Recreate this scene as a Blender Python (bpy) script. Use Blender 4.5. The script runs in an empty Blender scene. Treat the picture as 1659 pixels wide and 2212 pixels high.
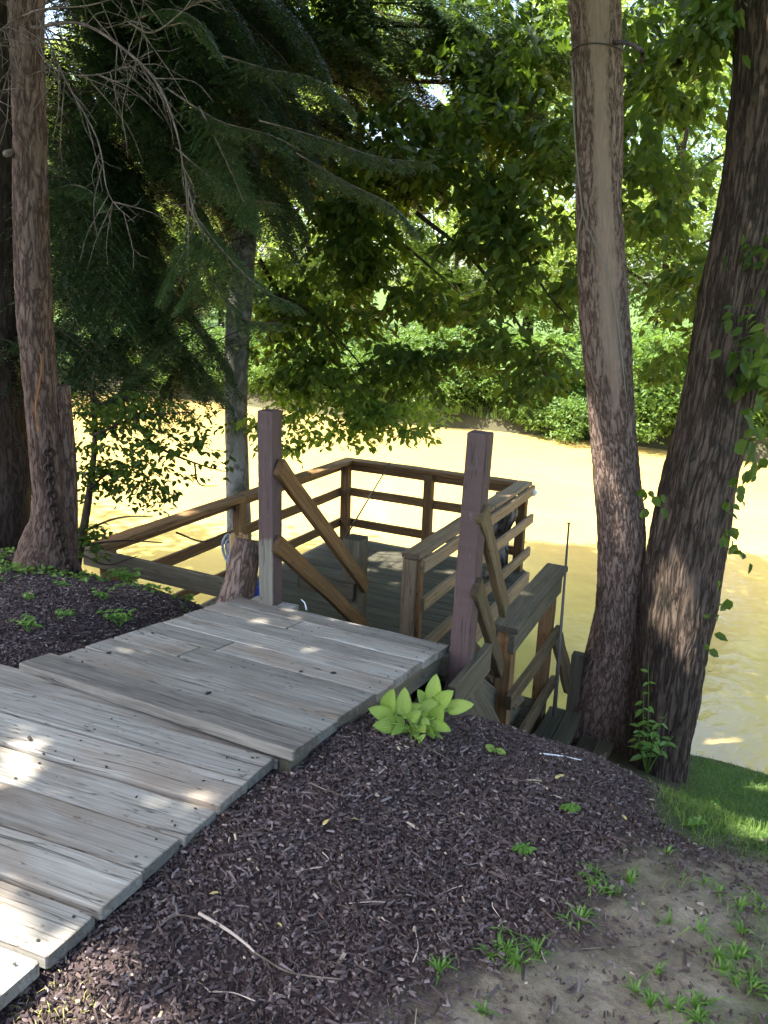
import bpy, math, random
import numpy as np
rng = np.random.default_rng(11); random.seed(5)
sc = bpy.context.scene; col = sc.collection
R = math.radians
# ------------------------------------------------------------------ camera frame (photo pixels, 1659 x 2212)
CW, CH, FOC = 1659., 2212., 1708.3
PITCH, ROLL, CZ = R(15.36), R(1.954), 3.35          # water level is z = 0
FW = np.array([0, math.cos(PITCH), -math.sin(PITCH)])
_rt = np.array([1., 0, 0]); _up = np.cross(_rt, FW)
RT = _rt*math.cos(ROLL)+_up*math.sin(ROLL); UP = -_rt*math.sin(ROLL)+_up*math.cos(ROLL)
CAM = np.array([0, 0, CZ])
def vec(*a): return np.array(a, float)
def ray(u, v): return FW*FOC+RT*(u-CW/2)-UP*(v-CH/2)
def atz(u, v, z):
    d = ray(u, v); return CAM+d*((z-CZ)/d[2])
def atd(u, v, dep): return CAM+ray(u, v)*(dep/FOC)
def aty(u, v, y):
    d = ray(u, v); return CAM+d*(y/d[1])
def proj(P):
    D = np.atleast_2d(P)-CAM; w = D@FW
    return CW/2+FOC*(D@RT)/w, CH/2-FOC*(D@UP)/w, w
def nrm(a): a = np.asarray(a, float); return a/np.linalg.norm(a)
# river frame: s across the river (away from the viewer), t along it
SD = vec(math.sin(R(25)), math.cos(R(25)), 0); TD = vec(math.cos(R(25)), -math.sin(R(25)), 0)
# ------------------------------------------------------------------ noise + terrain
_tab = np.random.default_rng(3).random((256, 256))
def vnoise(x, y):
    xi = np.floor(x).astype(int); yi = np.floor(y).astype(int); fx = x-xi; fy = y-yi
    fx = fx*fx*(3-2*fx); fy = fy*fy*(3-2*fy)
    g = lambda a, b: _tab[a & 255, b & 255]
    return (g(xi, yi)*(1-fx)+g(xi+1, yi)*fx)*(1-fy)+(g(xi, yi+1)*(1-fx)+g(xi+1, yi+1)*fx)*fy
def fbm(x, y, o=4):
    r = 0; a = .5
    for k in range(o): r = r+a*vnoise(x*2**k+17*k, y*2**k+5*k); a *= .5
    return r-.5*(1-.5**o)
def sstep(a, b, x):
    t = np.clip((x-a)/(b-a), 0, 1); return t*t*(3-2*t)
PS = [-40, 0, 1.5, 2.3, 3.0, 3.4, 4.0, 5.0, 5.9, 7.0, 9, 18.5, 19.6, 20.2, 21.2, 24, 30, 60, 400]
PZ = [2.0, 1.84, 1.83, 1.76, 1.55, 1.30, .85, .36, .02, -.5, -.9, -.9, -.15, .35, .95, 1.35, 1.7, 3.2, 8]
def G(x, y):
    x = np.asarray(x, float); y = np.asarray(y, float)
    s = x*SD[0]+y*SD[1]; t = x*TD[0]+y*TD[1]
    far = sstep(10, 16, s)
    s2 = s+far*(fbm(t*.16, s*0+3)*2.4)+(1-far)*fbm(t*.5+9, s*.1)*.25
    lf = sstep(-2.3, -3.1, t) if False else 1-sstep(-3.1, -2.3, t)
    s2 = s2-.42*lf*sstep(2., 3., s)*(1-sstep(6, 9, s))
    z = np.interp(s2, PS, PZ)+.07*lf*(1-sstep(4.5, 6, s))
    z = z-.16*sstep(-.7, .2, t)*sstep(1.9, 2.7, s)*(1-sstep(4.5, 6, s))
    z = z+np.exp(-((t+1.08)/.30)**2)*(.075*sstep(1.4, 2.0, s)*(1-sstep(2.7, 3.25, s))+.03*(1-sstep(1.4, 2.0, s)))
    near = (1-sstep(6, 9, s))
    z = z+near*(fbm(x*1.7, y*1.7)*.07+fbm(x*6+40, y*6)*.035)+(1-near)*fbm(x*.5, y*.5)*.25*sstep(20.5, 22, s)
    return z
def gat(u, v):
    d = nrm(ray(u, v)); lo = .5
    for k in range(2400):
        p = CAM+d*lo
        if p[2] < G(p[0], p[1]): break
        lo += .01
    p[2] = float(G(p[0], p[1])); return p
# ------------------------------------------------------------------ sun
SUN_EL, SUN_AZ = R(59), R(-100)      # azimuth of the sun from +Y clockwise
SUN = vec(math.sin(SUN_AZ)*math.cos(SUN_EL), math.cos(SUN_AZ)*math.cos(SUN_EL), math.sin(SUN_EL))
# ------------------------------------------------------------------ materials
def M(name):
    m = bpy.data.materials.new(name); m.use_nodes = True; nt = m.node_tree; nt.nodes.clear()
    out = nt.nodes.new('ShaderNodeOutputMaterial')
    return m, nt, out
def N(nt, typ, ins=None, **kw):
    n = nt.nodes.new(typ)
    for k, v in kw.items(): setattr(n, k, v)
    for k, v in (ins or {}).items():
        if isinstance(v, bpy.types.NodeSocket): nt.links.new(v, n.inputs[k])
        else: n.inputs[k].default_value = v
    return n
def ramp(nt, fac, stops, interp='LINEAR'):
    n = N(nt, 'ShaderNodeValToRGB', {'Fac': fac}); cr = n.color_ramp; cr.interpolation = interp
    while len(cr.elements) < len(stops): cr.elements.new(.5)
    for e, (p, c) in zip(cr.elements, stops):
        e.position = p; e.color = (*c, 1) if len(c) == 3 else c
    return n.outputs['Color']
def mixc(nt, fac, a, b, mode='MIX'):
    n = nt.nodes.new('ShaderNodeMix'); n.data_type = 'RGBA'; n.blend_type = mode
    for i, v in ((0, fac), (6, a), (7, b)):
        if isinstance(v, bpy.types.NodeSocket): nt.links.new(v, n.inputs[i])
        else: n.inputs[i].default_value = v if i == 0 else ((*v, 1) if len(v) == 3 else v)
    return n.outputs[2]
def math_(nt, op, a, b=0.):
    n = nt.nodes.new('ShaderNodeMath'); n.operation = op
    for i, v in ((0, a), (1, b)):
        if isinstance(v, bpy.types.NodeSocket): nt.links.new(v, n.inputs[i])
        else: n.inputs[i].default_value = v
    return n.outputs[0]
def attr(nt, name): return N(nt, 'ShaderNodeAttribute', attribute_name=name)
def scaled(nt, v, sx, sy, sz): return N(nt, 'ShaderNodeMapping', {'Vector': v, 'Scale': (sx, sy, sz)}).outputs[0]
def noise(nt, v, scale, det=4., rough=.6, dist=0.):
    return N(nt, 'ShaderNodeTexNoise', {'Vector': v, 'Scale': scale, 'Detail': det, 'Roughness': rough, 'Distortion': dist}).outputs[0]
def pbr(nt, out, colr, rough=.7, bump=None, bstr=.3, bdist=.01, spec=.3, disp=None):
    ins = {'Base Color': colr if isinstance(colr, bpy.types.NodeSocket) else (*colr, 1), 'Roughness': rough, 'Specular IOR Level': spec}
    p = N(nt, 'ShaderNodeBsdfPrincipled', ins)
    if bump is not None:
        b = N(nt, 'ShaderNodeBump', {'Height': bump, 'Strength': bstr, 'Distance': bdist})
        nt.links.new(b.outputs[0], p.inputs['Normal'])
    nt.links.new(p.outputs[0], out.inputs[0]); return p
def wood(name, dark, mid, light, stain=(.12, .10, .07), stain_amt=.5, rough=.8, worn=None, specks=False):
    m, nt, out = M(name); g = attr(nt, 'gc').outputs['Vector']; tone = attr(nt, 'tone').outputs['Fac']
    grain = noise(nt, scaled(nt, g, 1.6, 55, 55), 1., 6, .7, .6)
    fine = noise(nt, scaled(nt, g, 5, 260, 260), 1., 3, .6)
    blot = noise(nt, scaled(nt, g, 2.2, 7, 7), 1., 5, .65)
    f = math_(nt, 'ADD', math_(nt, 'MULTIPLY', grain, .75), math_(nt, 'MULTIPLY', fine, .25))
    c = ramp(nt, f, [(.30, dark), (.5, mid), (.68, light)])
    st = ramp(nt, blot, [(.46, (0, 0, 0)), (.68, (1, 1, 1))])
    c = mixc(nt, math_(nt, 'MULTIPLY', N(nt, 'ShaderNodeSeparateColor', {'Color': st}).outputs[0], stain_amt), c, stain)
    knot = N(nt, 'ShaderNodeTexVoronoi', {'Vector': scaled(nt, g, 2.3, 9, 9), 'Scale': 1.}).outputs['Distance']
    kc = N(nt, 'ShaderNodeSeparateColor', {'Color': ramp(nt, knot, [(.035, (1, 1, 1)), (.085, (0, 0, 0))])}).outputs[0]
    c = mixc(nt, math_(nt, 'MULTIPLY', kc, .75), c, tuple(x*.45 for x in dark))
    ck = math_(nt, 'ABSOLUTE', math_(nt, 'SUBTRACT', noise(nt, scaled(nt, g, 1.1, 26, 26), 1., 2, .5, .3), .5))
    cf = N(nt, 'ShaderNodeSeparateColor', {'Color': ramp(nt, ck, [(.0, (.85, .85, .85)), (.010, (0, 0, 0))])}).outputs[0]
    if specks:
        sp = noise(nt, scaled(nt, g, 22, 60, 60), 1., 2, .5); sp2 = noise(nt, scaled(nt, g, 1.3, 3, 3), 1., 3, .6)
        c = mixc(nt, N(nt, 'ShaderNodeSeparateColor', {'Color': ramp(nt, sp, [(.66, (0, 0, 0)), (.74, (.7, .7, .7))])}).outputs[0], c, (.05, .04, .03))
        c = mixc(nt, N(nt, 'ShaderNodeSeparateColor', {'Color': ramp(nt, sp2, [(.5, (0, 0, 0)), (.72, (.55, .55, .55))])}).outputs[0], c, (.24, .17, .115))
    tv = math_(nt, 'ADD', math_(nt, 'MULTIPLY', tone, .55), .72)
    c = mixc(nt, 1., c, N(nt, 'ShaderNodeCombineColor', {0: tv, 1: tv, 2: tv}).outputs[0], 'MULTIPLY')
    if worn is not None:       # paint over part of the wood, where the mesh says so
        mk = attr(nt, 'mask').outputs['Fac']
        chip = noise(nt, scaled(nt, g, 6, 40, 40), 1., 5, .7)
        mk2 = math_(nt, 'MULTIPLY', mk, N(nt, 'ShaderNodeSeparateColor', {'Color': ramp(nt, chip, [(.60, (1, 1, 1)), (.70, (.35, .35, .35))])}).outputs[0])
        pc = mixc(nt, math_(nt, 'ADD', math_(nt, 'MULTIPLY', blot, .5), math_(nt, 'MULTIPLY', f, .5)), tuple(x*.5 for x in worn), tuple(min(1, x*1.55) for x in worn))
        c = mixc(nt, mk2, c, pc)
    c = mixc(nt, cf, c, tuple(x*.3 for x in dark))
    pbr(nt, out, c, rough, math_(nt, 'SUBTRACT', f, math_(nt, 'MULTIPLY', cf, .5)), .6, .004, .25); return m
def bark(name, dark, mid, light, sxy=26., sz=5., bstr=.9, bdist=.02, moss=None, bare=None, flake=0.):
    m, nt, out = M(name); g = attr(nt, 'gc').outputs['Vector']
    v = scaled(nt, g, sxy, sxy, sz)
    n1 = noise(nt, v, 1., 7, .68, .8)
    n2 = noise(nt, scaled(nt, g, sxy*.55, sxy*.55, sz*.5), 1., 5, .6, .5)
    rdg = math_(nt, 'ABSOLUTE', math_(nt, 'SUBTRACT', n2, .5))
    crack = N(nt, 'ShaderNodeSeparateColor', {'Color': ramp(nt, rdg, [(.0, (0, 0, 0)), (.07, (.75, .75, .75)), (.2, (1, 1, 1))])}).outputs[0]
    h = math_(nt, 'ADD', math_(nt, 'MULTIPLY', n1, .62), math_(nt, 'MULTIPLY', crack, .38))
    c = ramp(nt, h, [(.36, dark), (.6, mid), (.82, light)])
    big = noise(nt, scaled(nt, g, 5, 5, 1.6), 1., 4, .6)
    c = mixc(nt, math_(nt, 'MULTIPLY', big, .55), c, tuple(x*.6 for x in mid))
    if moss:
        mm = N(nt, 'ShaderNodeSeparateColor', {'Color': ramp(nt, noise(nt, scaled(nt, g, 9, 9, 4), 1., 5, .7), [(.48, (0, 0, 0)), (.66, (1, 1, 1))])}).outputs[0]
        c = mixc(nt, math_(nt, 'MULTIPLY', mm, .7), c, moss)
    hh = h
    if bare:
        mk = attr(nt, 'mask').outputs['Fac']
        mk = math_(nt, 'ADD', mk, math_(nt, 'MULTIPLY', math_(nt, 'SUBTRACT', n1, .5), 1.1))
        mk = N(nt, 'ShaderNodeSeparateColor', {'Color': ramp(nt, mk, [(.38, (0, 0, 0)), (.62, (.9, .9, .9))])}).outputs[0]
        gr = noise(nt, scaled(nt, g, 90, 90, 4), 1., 4, .6)
        c = mixc(nt, mk, c, mixc(nt, gr, tuple(x*.5 for x in bare), tuple(x*1.25 for x in bare)))
        hh = math_(nt, 'ADD', math_(nt, 'MULTIPLY', h, math_(nt, 'SUBTRACT', 1., mk)), math_(nt, 'MULTIPLY', mk, math_(nt, 'ADD', .15, math_(nt, 'MULTIPLY', gr, .2))))
    pbr(nt, out, c, .9, hh, bstr, bdist, .15); return m
def leafmat(name, c0, c1, trans, tfac=.35, rough=.45, spec=.35):
    m, nt, out = M(name); tone = attr(nt, 'tone').outputs['Fac']
    c = mixc(nt, tone, c0, c1)
    p = N(nt, 'ShaderNodeBsdfPrincipled', {'Base Color': c, 'Roughness': rough, 'Specular IOR Level': spec})
    tr = N(nt, 'ShaderNodeBsdfTranslucent', {'Color': mixc(nt, tone, tuple(x*.8 for x in trans), trans)})
    mx = N(nt, 'ShaderNodeMixShader', {0: tfac, 1: p.outputs[0], 2: tr.outputs[0]})
    nt.links.new(mx.outputs[0], out.inputs[0]); return m
def plain(name, c, rough=.6, metal=0., var=.25, sc_=30.):
    m, nt, out = M(name); tc = N(nt, 'ShaderNodeTexCoord').outputs['Object']
    n = noise(nt, tc, sc_, 4, .6)
    cc = mixc(nt, n, tuple(x*(1-var) for x in c), tuple(min(1, x*(1+var)) for x in c))
    p = pbr(nt, out, cc, rough, n, .25, .004); p.inputs['Metallic'].default_value = metal; return m
MT = {}
MT['walk'] = wood('weathered_walk_wood', (.135, .122, .098), (.28, .265, .228), (.41, .395, .35), (.15, .115, .085), .6, specks=True)
MT['raised'] = wood('grey_brown_plank_wood', (.095, .085, .07), (.20, .18, .15), (.34, .30, .25), (.08, .07, .06), .7)
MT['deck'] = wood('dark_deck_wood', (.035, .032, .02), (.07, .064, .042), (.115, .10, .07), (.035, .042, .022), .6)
MT['rail'] = wood('brown_rail_wood', (.075, .038, .015), (.17, .092, .036), (.27, .16, .07), (.10, .075, .04), .5)
MT['railgrey'] = wood('grey_rail_wood', (.09, .06, .034), (.195, .14, .082), (.31, .24, .155), (.11, .095, .055), .6)
MT['railolive'] = wood('olive_rail_wood', (.055, .037, .018), (.115, .079, .04), (.19, .14, .08), (.07, .065, .03), .6)
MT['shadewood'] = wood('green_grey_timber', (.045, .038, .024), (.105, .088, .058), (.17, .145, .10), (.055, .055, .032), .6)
MT['post'] = wood('painted_post_wood', (.085, .075, .055), (.155, .145, .115), (.23, .215, .175), (.13, .10, .07), .5, .7, worn=(.082, .053, .049))
MT['bark_left'] = bark('scaly_red_grey_bark', (.04, .024, .018), (.14, .092, .07), (.26, .19, .155), 52, 13, 1., .012, bare=(.36, .155, .05))
MT['bark_right'] = bark('furrowed_grey_brown_bark', (.060, .038, .028), (.215, .150, .118), (.37, .28, .23), 58, 17, 1., .016, bare=(.27, .19, .145))
MT['bark_dark'] = bark('dark_furrowed_bark', (.022, .015, .011), (.105, .075, .056), (.21, .16, .122), 46, 6, 1., .022, moss=(.012, .014, .008))
MT['bark_grey'] = bark('smooth_grey_bark', (.11, .10, .08), (.28, .27, .235), (.42, .41, .37), 12, 7, .4, .006, moss=(.10, .115, .07))
MT['bark_deep'] = bark('dark_twig_bark', (.02, .013, .01), (.055, .04, .03), (.10, .08, .06), 40, 10, .6, .006)
MT['twig'] = bark('pale_dead_twig_bark', (.07, .055, .042), (.17, .135, .105), (.27, .225, .185), 60, 15, .4, .003)
MT['splinter'] = wood('splintered_wood', (.22, .12, .045), (.42, .26, .11), (.55, .38, .19), (.25, .16, .08), .4)
MT['leaf'] = leafmat('shade_leaf', (.017, .040, .006), (.052, .092, .016), (.16, .26, .022), .32, .55, .2)  # near foliage kept dark, its shade put into the colour
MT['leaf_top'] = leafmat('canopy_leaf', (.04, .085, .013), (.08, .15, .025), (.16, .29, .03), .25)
MT['leaf_lit'] = leafmat('bright_leaf', (.055, .12, .022), (.12, .22, .04), (.28, .44, .05), .42)  # lighter leaf copy, carrying the light on the lower boughs in its colour
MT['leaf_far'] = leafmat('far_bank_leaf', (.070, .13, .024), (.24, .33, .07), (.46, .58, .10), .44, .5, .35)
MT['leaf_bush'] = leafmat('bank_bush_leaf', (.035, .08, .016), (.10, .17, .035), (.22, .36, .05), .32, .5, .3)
MT['needle'] = leafmat('hemlock_needle', (.018, .040, .013), (.052, .092, .034), (.08, .14, .04), .2, .5, .3)
MT['needle_near'] = leafmat('lit_blue_green_needle', (.036, .076, .026), (.080, .142, .046), (.11, .20, .06), .25, .5, .35)  # light on the near boughs is painted in: a paler hemlock needle
MT['weed'] = leafmat('weed_leaf', (.07, .16, .025), (.15, .27, .045), (.25, .42, .05), .3)
MT['grass'] = leafmat('grass_blade', (.06, .13, .022), (.15, .22, .05), (.22, .34, .05), .3)
MT['chain'] = plain('rusty_iron', (.022, .012, .009), .6, .3, .5, 80)
MT['rod'] = plain('dark_rod', (.07, .06, .05), .5, .2)
MT['white'] = plain('white_plastic', (.75, .76, .78), .4)
MT['blue'] = plain('blue_plastic', (.03, .06, .30), .45)
MT['hose'] = plain('grey_tube', (.25, .28, .31), .4)
MT['rope'] = plain('grey_brown_rope', (.20, .19, .145), .8)
MT['pale'] = plain('pale_stick', (.45, .36, .29), .8)
MT['cone'] = plain('dark_seed', (.035, .025, .022), .8)
MT['yleaf'] = plain('yellow_dry_leaf', (.50, .40, .15), .7)
MT['tan'] = plain('tan_rag', (.42, .24, .09), .9)
# hosta: lime centre with darker green margin, ribbed
m, nt, out = M('hosta_leaf'); tone = attr(nt, 'tone').outputs['Fac']; mk = attr(nt, 'mask').outputs['Fac']
gx = N(nt, 'ShaderNodeSeparateXYZ', {0: attr(nt, 'gc').outputs['Vector']})
c = mixc(nt, tone, (.16, .28, .04), (.40, .50, .13))
c = mixc(nt, ramp(nt, mk, [(.72, (0, 0, 0)), (.95, (1, 1, 1))]), c, (.16, .30, .045))
vein = math_(nt, 'SINE', math_(nt, 'MULTIPLY', gx.outputs[0], 34.))
p = pbr(nt, out, c, .4, vein, .5, .004, .4)
tr = N(nt, 'ShaderNodeBsdfTranslucent', {'Color': (.42, .55, .1, 1)})
mx = N(nt, 'ShaderNodeMixShader', {0: .22, 1: p.outputs[0], 2: tr.outputs[0]}); nt.links.new(mx.outputs[0], out.inputs[0])
MT['hosta'] = m
# mulch chips
m, nt, out = M('shredded_bark_mulch'); tone = attr(nt, 'tone').outputs['Fac']
c = ramp(nt, tone, [(0, (.036, .023, .019)), (.6, (.070, .047, .041)), (.88, (.13, .096, .095)), (.975, (.20, .16, .155)), (1., (.40, .32, .22))])
g = attr(nt, 'gc').outputs['Vector']
pbr(nt, out, mixc(nt, .6, c, ramp(nt, noise(nt, scaled(nt, g, 30, 300, 300), 1.), [(.3, (.4, .4, .4)), (.7, (1.5, 1.5, 1.5))]), 'MULTIPLY'), .72, None, spec=.35); MT['chip'] = m
# ground
m, nt, out = M('bank_ground'); po = N(nt, 'ShaderNodeNewGeometry').outputs['Position']
n_s = noise(nt, po, 55, 6, .7); n_m = noise(nt, po, 9, 5, .65); n_l = noise(nt, po, 2.2, 4, .6)
mul = ramp(nt, n_s, [(.3, (.030, .020, .020)), (.55, (.075, .053, .052)), (.75, (.12, .09, .088))])
dirt = ramp(nt, n_m, [(.3, (.12, .10, .068)), (.55, (.24, .205, .15)), (.8, (.38, .33, .255))])
dirt = mixc(nt, .5, dirt, ramp(nt, n_s, [(.3, (.5, .5, .5)), (.7, (1.35, 1.3, 1.25))]), 'MULTIPLY')
gra = ramp(nt, n_s, [(.3, (.03, .06, .014)), (.7, (.10, .15, .04))])
zs = N(nt, 'ShaderNodeSeparateXYZ', {0: attr(nt, 'zone').outputs['Vector']})
c = mixc(nt, zs.outputs[0], mul, dirt); c = mixc(nt, zs.outputs[1], c, gra); c = mixc(nt, zs.outputs[2], c, mixc(nt, n_m, (.035, .035, .018), (.085, .075, .04)))
pbr(nt, out, c, .95, math_(nt, 'ADD', n_s, n_m), .7, .02, .15); MT['ground'] = m
# muddy water
m, nt, out = M('muddy_water'); po = N(nt, 'ShaderNodeNewGeometry').outputs['Position']
w1 = noise(nt, scaled(nt, po, 1.0, 1.0, 1), 3.2, 3, .5, .3); w2 = noise(nt, po, .55, 3, .5, .5)
mudc = mixc(nt, w2, (.42, .29, .088), (.53, .39, .135))
pbr(nt, out, mudc, .045, math_(nt, 'ADD', w1, math_(nt, 'MULTIPLY', w2, 2.)), .25, .05, 1.).inputs['IOR'].default_value = 1.33
MT['water'] = m
# ------------------------------------------------------------------ mesh builders
def link(name, me, parent=None):
    o = bpy.data.objects.new(name, me); col.objects.link(o)
    if parent is not None:
        o.parent = parent; o.matrix_parent_inverse = parent.matrix_world.inverted() if False else o.matrix_parent_inverse
        L = parent.get('_o')
    return o
ORG = {}                              # world origin of every empty (built with identity rotation)
def tag(o, label=None, cat=None, group=None, kind=None):
    if label: o['label'] = label
    if cat: o['category'] = cat
    if group: o['group'] = group
    if kind: o['kind'] = kind
    return o
def thing(name, loc, label, cat, group=None):
    o = bpy.data.objects.new(name, None); col.objects.link(o); o.location = tuple(loc); o.empty_display_size = .1
    ORG[o.name] = np.array(loc, float); return tag(o, label, cat, group)
def np_mesh(name, V, F, mat, parent=None, attrs=None, smooth=False):
    """V (n,3); F list of faces, or an (m,k) array"""
    V = np.asarray(V, np.float32)
    org = np.zeros(3)
    if parent is not None:
        q = parent
        while q is not None: org = org+np.array(q.location); q = q.parent
    else: org = None
    me = bpy.data.meshes.new(name)
    if isinstance(F, np.ndarray):
        k = F.shape[1]; nf = len(F); li = F.ravel(); ls = np.arange(nf)*k
    else:
        li = np.fromiter((i for f in F for i in f), np.int32); lens = np.array([len(f) for f in F]); nf = len(F); ls = np.concatenate([[0], np.cumsum(lens)[:-1]])
    loc = None
    if org is None:
        lo, hi = V.min(0), V.max(0); org = np.array([(lo[0]+hi[0])/2, (lo[1]+hi[1])/2, lo[2]]); loc = org
    me.vertices.add(len(V)); me.vertices.foreach_set('co', (V-org).astype(np.float32).ravel())
    me.loops.add(len(li)); me.loops.foreach_set('vertex_index', np.asarray(li, np.int32))
    me.polygons.add(nf); me.polygons.foreach_set('loop_start', np.asarray(ls, np.int32))
    for an, av in (attrs or {}).items():
        av = np.asarray(av, np.float32)
        if av.ndim == 1: a = me.attributes.new(an, 'FLOAT', 'POINT'); a.data.foreach_set('value', av)
        else: a = me.attributes.new(an, 'FLOAT_VECTOR', 'POINT'); a.data.foreach_set('vector', av.ravel())
    me.update(calc_edges=True); me.validate()
    me.polygons.foreach_set('use_smooth', np.full(nf, bool(smooth)))
    me.materials.append(mat)
    o = bpy.data.objects.new(name, me); col.objects.link(o)
    if parent is not None: o.parent = parent
    else: o.location = tuple(loc)
    return o
class MB:
    def __init__(s): s.V = []; s.F = []; s.G = []; s.T = []; s.K = []; s.n = 0
    def add(s, V, F, g, tone, mask=None):
        V = np.asarray(V, float); s.V.append(V); s.F += [tuple(i+s.n for i in f) for f in F]; s.n += len(V)
        s.G.append(np.asarray(g, float)); s.T.append(np.full(len(V), tone) if np.isscalar(tone) else tone)
        s.K.append(np.zeros(len(V)) if mask is None else np.asarray(mask, float)); return s
    def board(s, A, B, wdir, w, th, nseg=4, c=.004, tone=None, warp=.0015, maskf=None, shear=0.):
        """straight board with its axis from A to B (centre line), w wide along wdir, th thick"""
        A = np.asarray(A, float); B = np.asarray(B, float); ax = nrm(B-A); wd = np.asarray(wdir, float); wd = nrm(wd-ax*(wd@ax)); td = np.cross(ax, wd)
        L = np.linalg.norm(B-A); a, b = w/2, th/2
        prof = [(-a+c, -b), (a-c, -b), (a, -b+c), (a, b-c), (a-c, b), (-a+c, b), (-a, b-c), (-a, -b+c)]
        V = []; g = []; off = rng.random(3)*50; tn = rng.random() if tone is None else tone
        fs = [0., min(.2, .006/L)]+[i/nseg for i in range(1, nseg)]+[1-min(.2, .006/L), 1.]; nseg += 2; tv = []
        wv = rng.normal(0, warp, (nseg+1, 2)); wv[1] = wv[0]; wv[-2] = wv[-1]
        for i, f in enumerate(fs):
            e = c if i in (0, nseg) else 0; tv += [tn-.85 if i in (0, nseg) else tn]*8
            P = A+(B-A)*f+wd*wv[i, 0]+td*wv[i, 1]
            for (p, q) in prof:
                k = 1-.35*e/min(a, b) if e else 1
                V.append(P+wd*p*k+td*q*k+ax*(p*shear)); g.append((L*f+off[0], p+off[1], q+off[2]))
        F = []
        for i in range(nseg):
            for j in range(8):
                k = (j+1) % 8; F.append((i*8+j, i*8+k, (i+1)*8+k, (i+1)*8+j))
        F.append(tuple(range(7, -1, -1))); F.append(tuple(nseg*8+j for j in range(8)))
        V = np.array(V)
        return s.add(V, F, g, np.array(tv), None if maskf is None else maskf(V))
    def tube(s, path, rad, n=8, tone=.5, cap=True, bump=0., maskf=None, ridge=None):
        P = np.asarray(path, float); m = len(P); rad = np.broadcast_to(np.asarray(rad, float), (m,))
        T = np.gradient(P, axis=0); T /= np.linalg.norm(T, axis=1)[:, None]+1e-12
        ref = vec(0, -1, 0) if abs(T[0] @ vec(0, -1, 0)) < .8 else vec(1, 0, 0)
        a = nrm(np.cross(ref, T[0])); V = []; g = []; L = 0; th = np.arange(n)*2*math.pi/n+1.5*math.pi; off = rng.random()*40
        ph = rng.random(6)*6.28
        for i in range(m):
            a = nrm(a-T[i]*(a@T[i])); b = np.cross(T[i], a)
            if i: L += np.linalg.norm(P[i]-P[i-1])
            r = rad[i]*(1+bump*(np.sin(2*th+ph[0]+L*3)*.4+np.sin(3*th+ph[1]-L*5)*.35+np.sin(5*th+ph[2]+L*11)*.3+np.sin(9*th+ph[3]-L*17)*.18)) if bump else np.full(n, rad[i])
            if ridge:
                amp, fx, fz = ridge; X_ = (th-1.5*math.pi)*rad[min(i, m-1)]*fx+3*vnoise(th*2+5, np.full(n, L*fz*.5)); Z_ = np.full(n, L*fz)
                q1 = 1-np.abs(2*vnoise(X_+31, Z_+7)-1); q2 = vnoise(X_*2.3+3, Z_*2.1+11); q3 = vnoise(X_*5.1+9, Z_*4.3+2)
                w_ = np.minimum(1, np.minimum(np.arange(n), n-np.arange(n))/6.); r = r+amp*w_*(-(q1**3)*.9+q2*.5+q3*.3)
            V.append(P[i]+np.outer(np.cos(th)*r, a)+np.outer(np.sin(th)*r, b))
            rr = rad[i]
            g.append(np.stack([np.cos(th)*rr+off, np.sin(th)*rr+off, np.full(n, L+off)], 1))
        V = np.concatenate(V); g = np.concatenate(g); F = []
        for i in range(m-1):
            for j in range(n):
                k = (j+1) % n; F.append((i*n+j, i*n+k, (i+1)*n+k, (i+1)*n+j))
        if cap: F.append(tuple(range(n-1, -1, -1))); F.append(tuple((m-1)*n+j for j in range(n)))
        return s.add(V, F, g, tone, None if maskf is None else maskf(V))
    def build(s, name, mat, parent=None, smooth=False):
        return np_mesh(name, np.concatenate(s.V), s.F, mat, parent, {'gc': np.concatenate(s.G), 'tone': np.concatenate(s.T), 'mask': np.concatenate(s.K)}, smooth)
def spline(P, n):
    P = np.asarray(P, float); m = len(P); Q = np.vstack([2*P[0]-P[1], P, 2*P[-1]-P[-2]]); o = []
    for x in np.linspace(0, m-1, n):
        i = min(int(x), m-2); t = x-i; a, b, c, d = Q[i:i+4]
        o.append(.5*(2*b+(c-a)*t+(2*a-5*b+4*c-d)*t*t+(3*b-a-3*c+d)*t**3))
    return np.array(o)
def leaves_geo(P, D, Nn, S, wid=.30, fold=.10, fine=False):
    """leaf blades folded along the midrib"""
    n = len(P); B = np.cross(D, Nn); S = S[:, None]
    if not fine:
        V = np.stack([P, P+D*S*.42+B*S*wid+Nn*S*fold, P+D*S, P+D*S*.42-B*S*wid+Nn*S*fold], 1).reshape(-1, 3)
        i = np.arange(n)[:, None]*4; F = np.concatenate([i+np.array([[0, 2, 1]]), i+np.array([[0, 3, 2]])], 1).reshape(-1, 3); return V, F, 4
    V = np.stack([P, P+D*S*.25+B*S*wid*.85+Nn*S*fold*.8, P+D*S*.62+B*S*wid*.8+Nn*S*fold*.5-Nn*S*.03, P+D*S-Nn*S*.12, P+D*S*.62-B*S*wid*.8+Nn*S*fold*.5-Nn*S*.03, P+D*S*.25-B*S*wid*.85+Nn*S*fold*.8], 1).reshape(-1, 3)
    i = np.arange(n)[:, None]*6; F = np.concatenate([i+np.array([[0, 3, 2, 1]]), i+np.array([[0, 5, 4, 3]])], 1).reshape(-1, 4); return V, F, 6
def unit(a): return a/(np.linalg.norm(a, axis=-1, keepdims=True)+1e-9)
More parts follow.
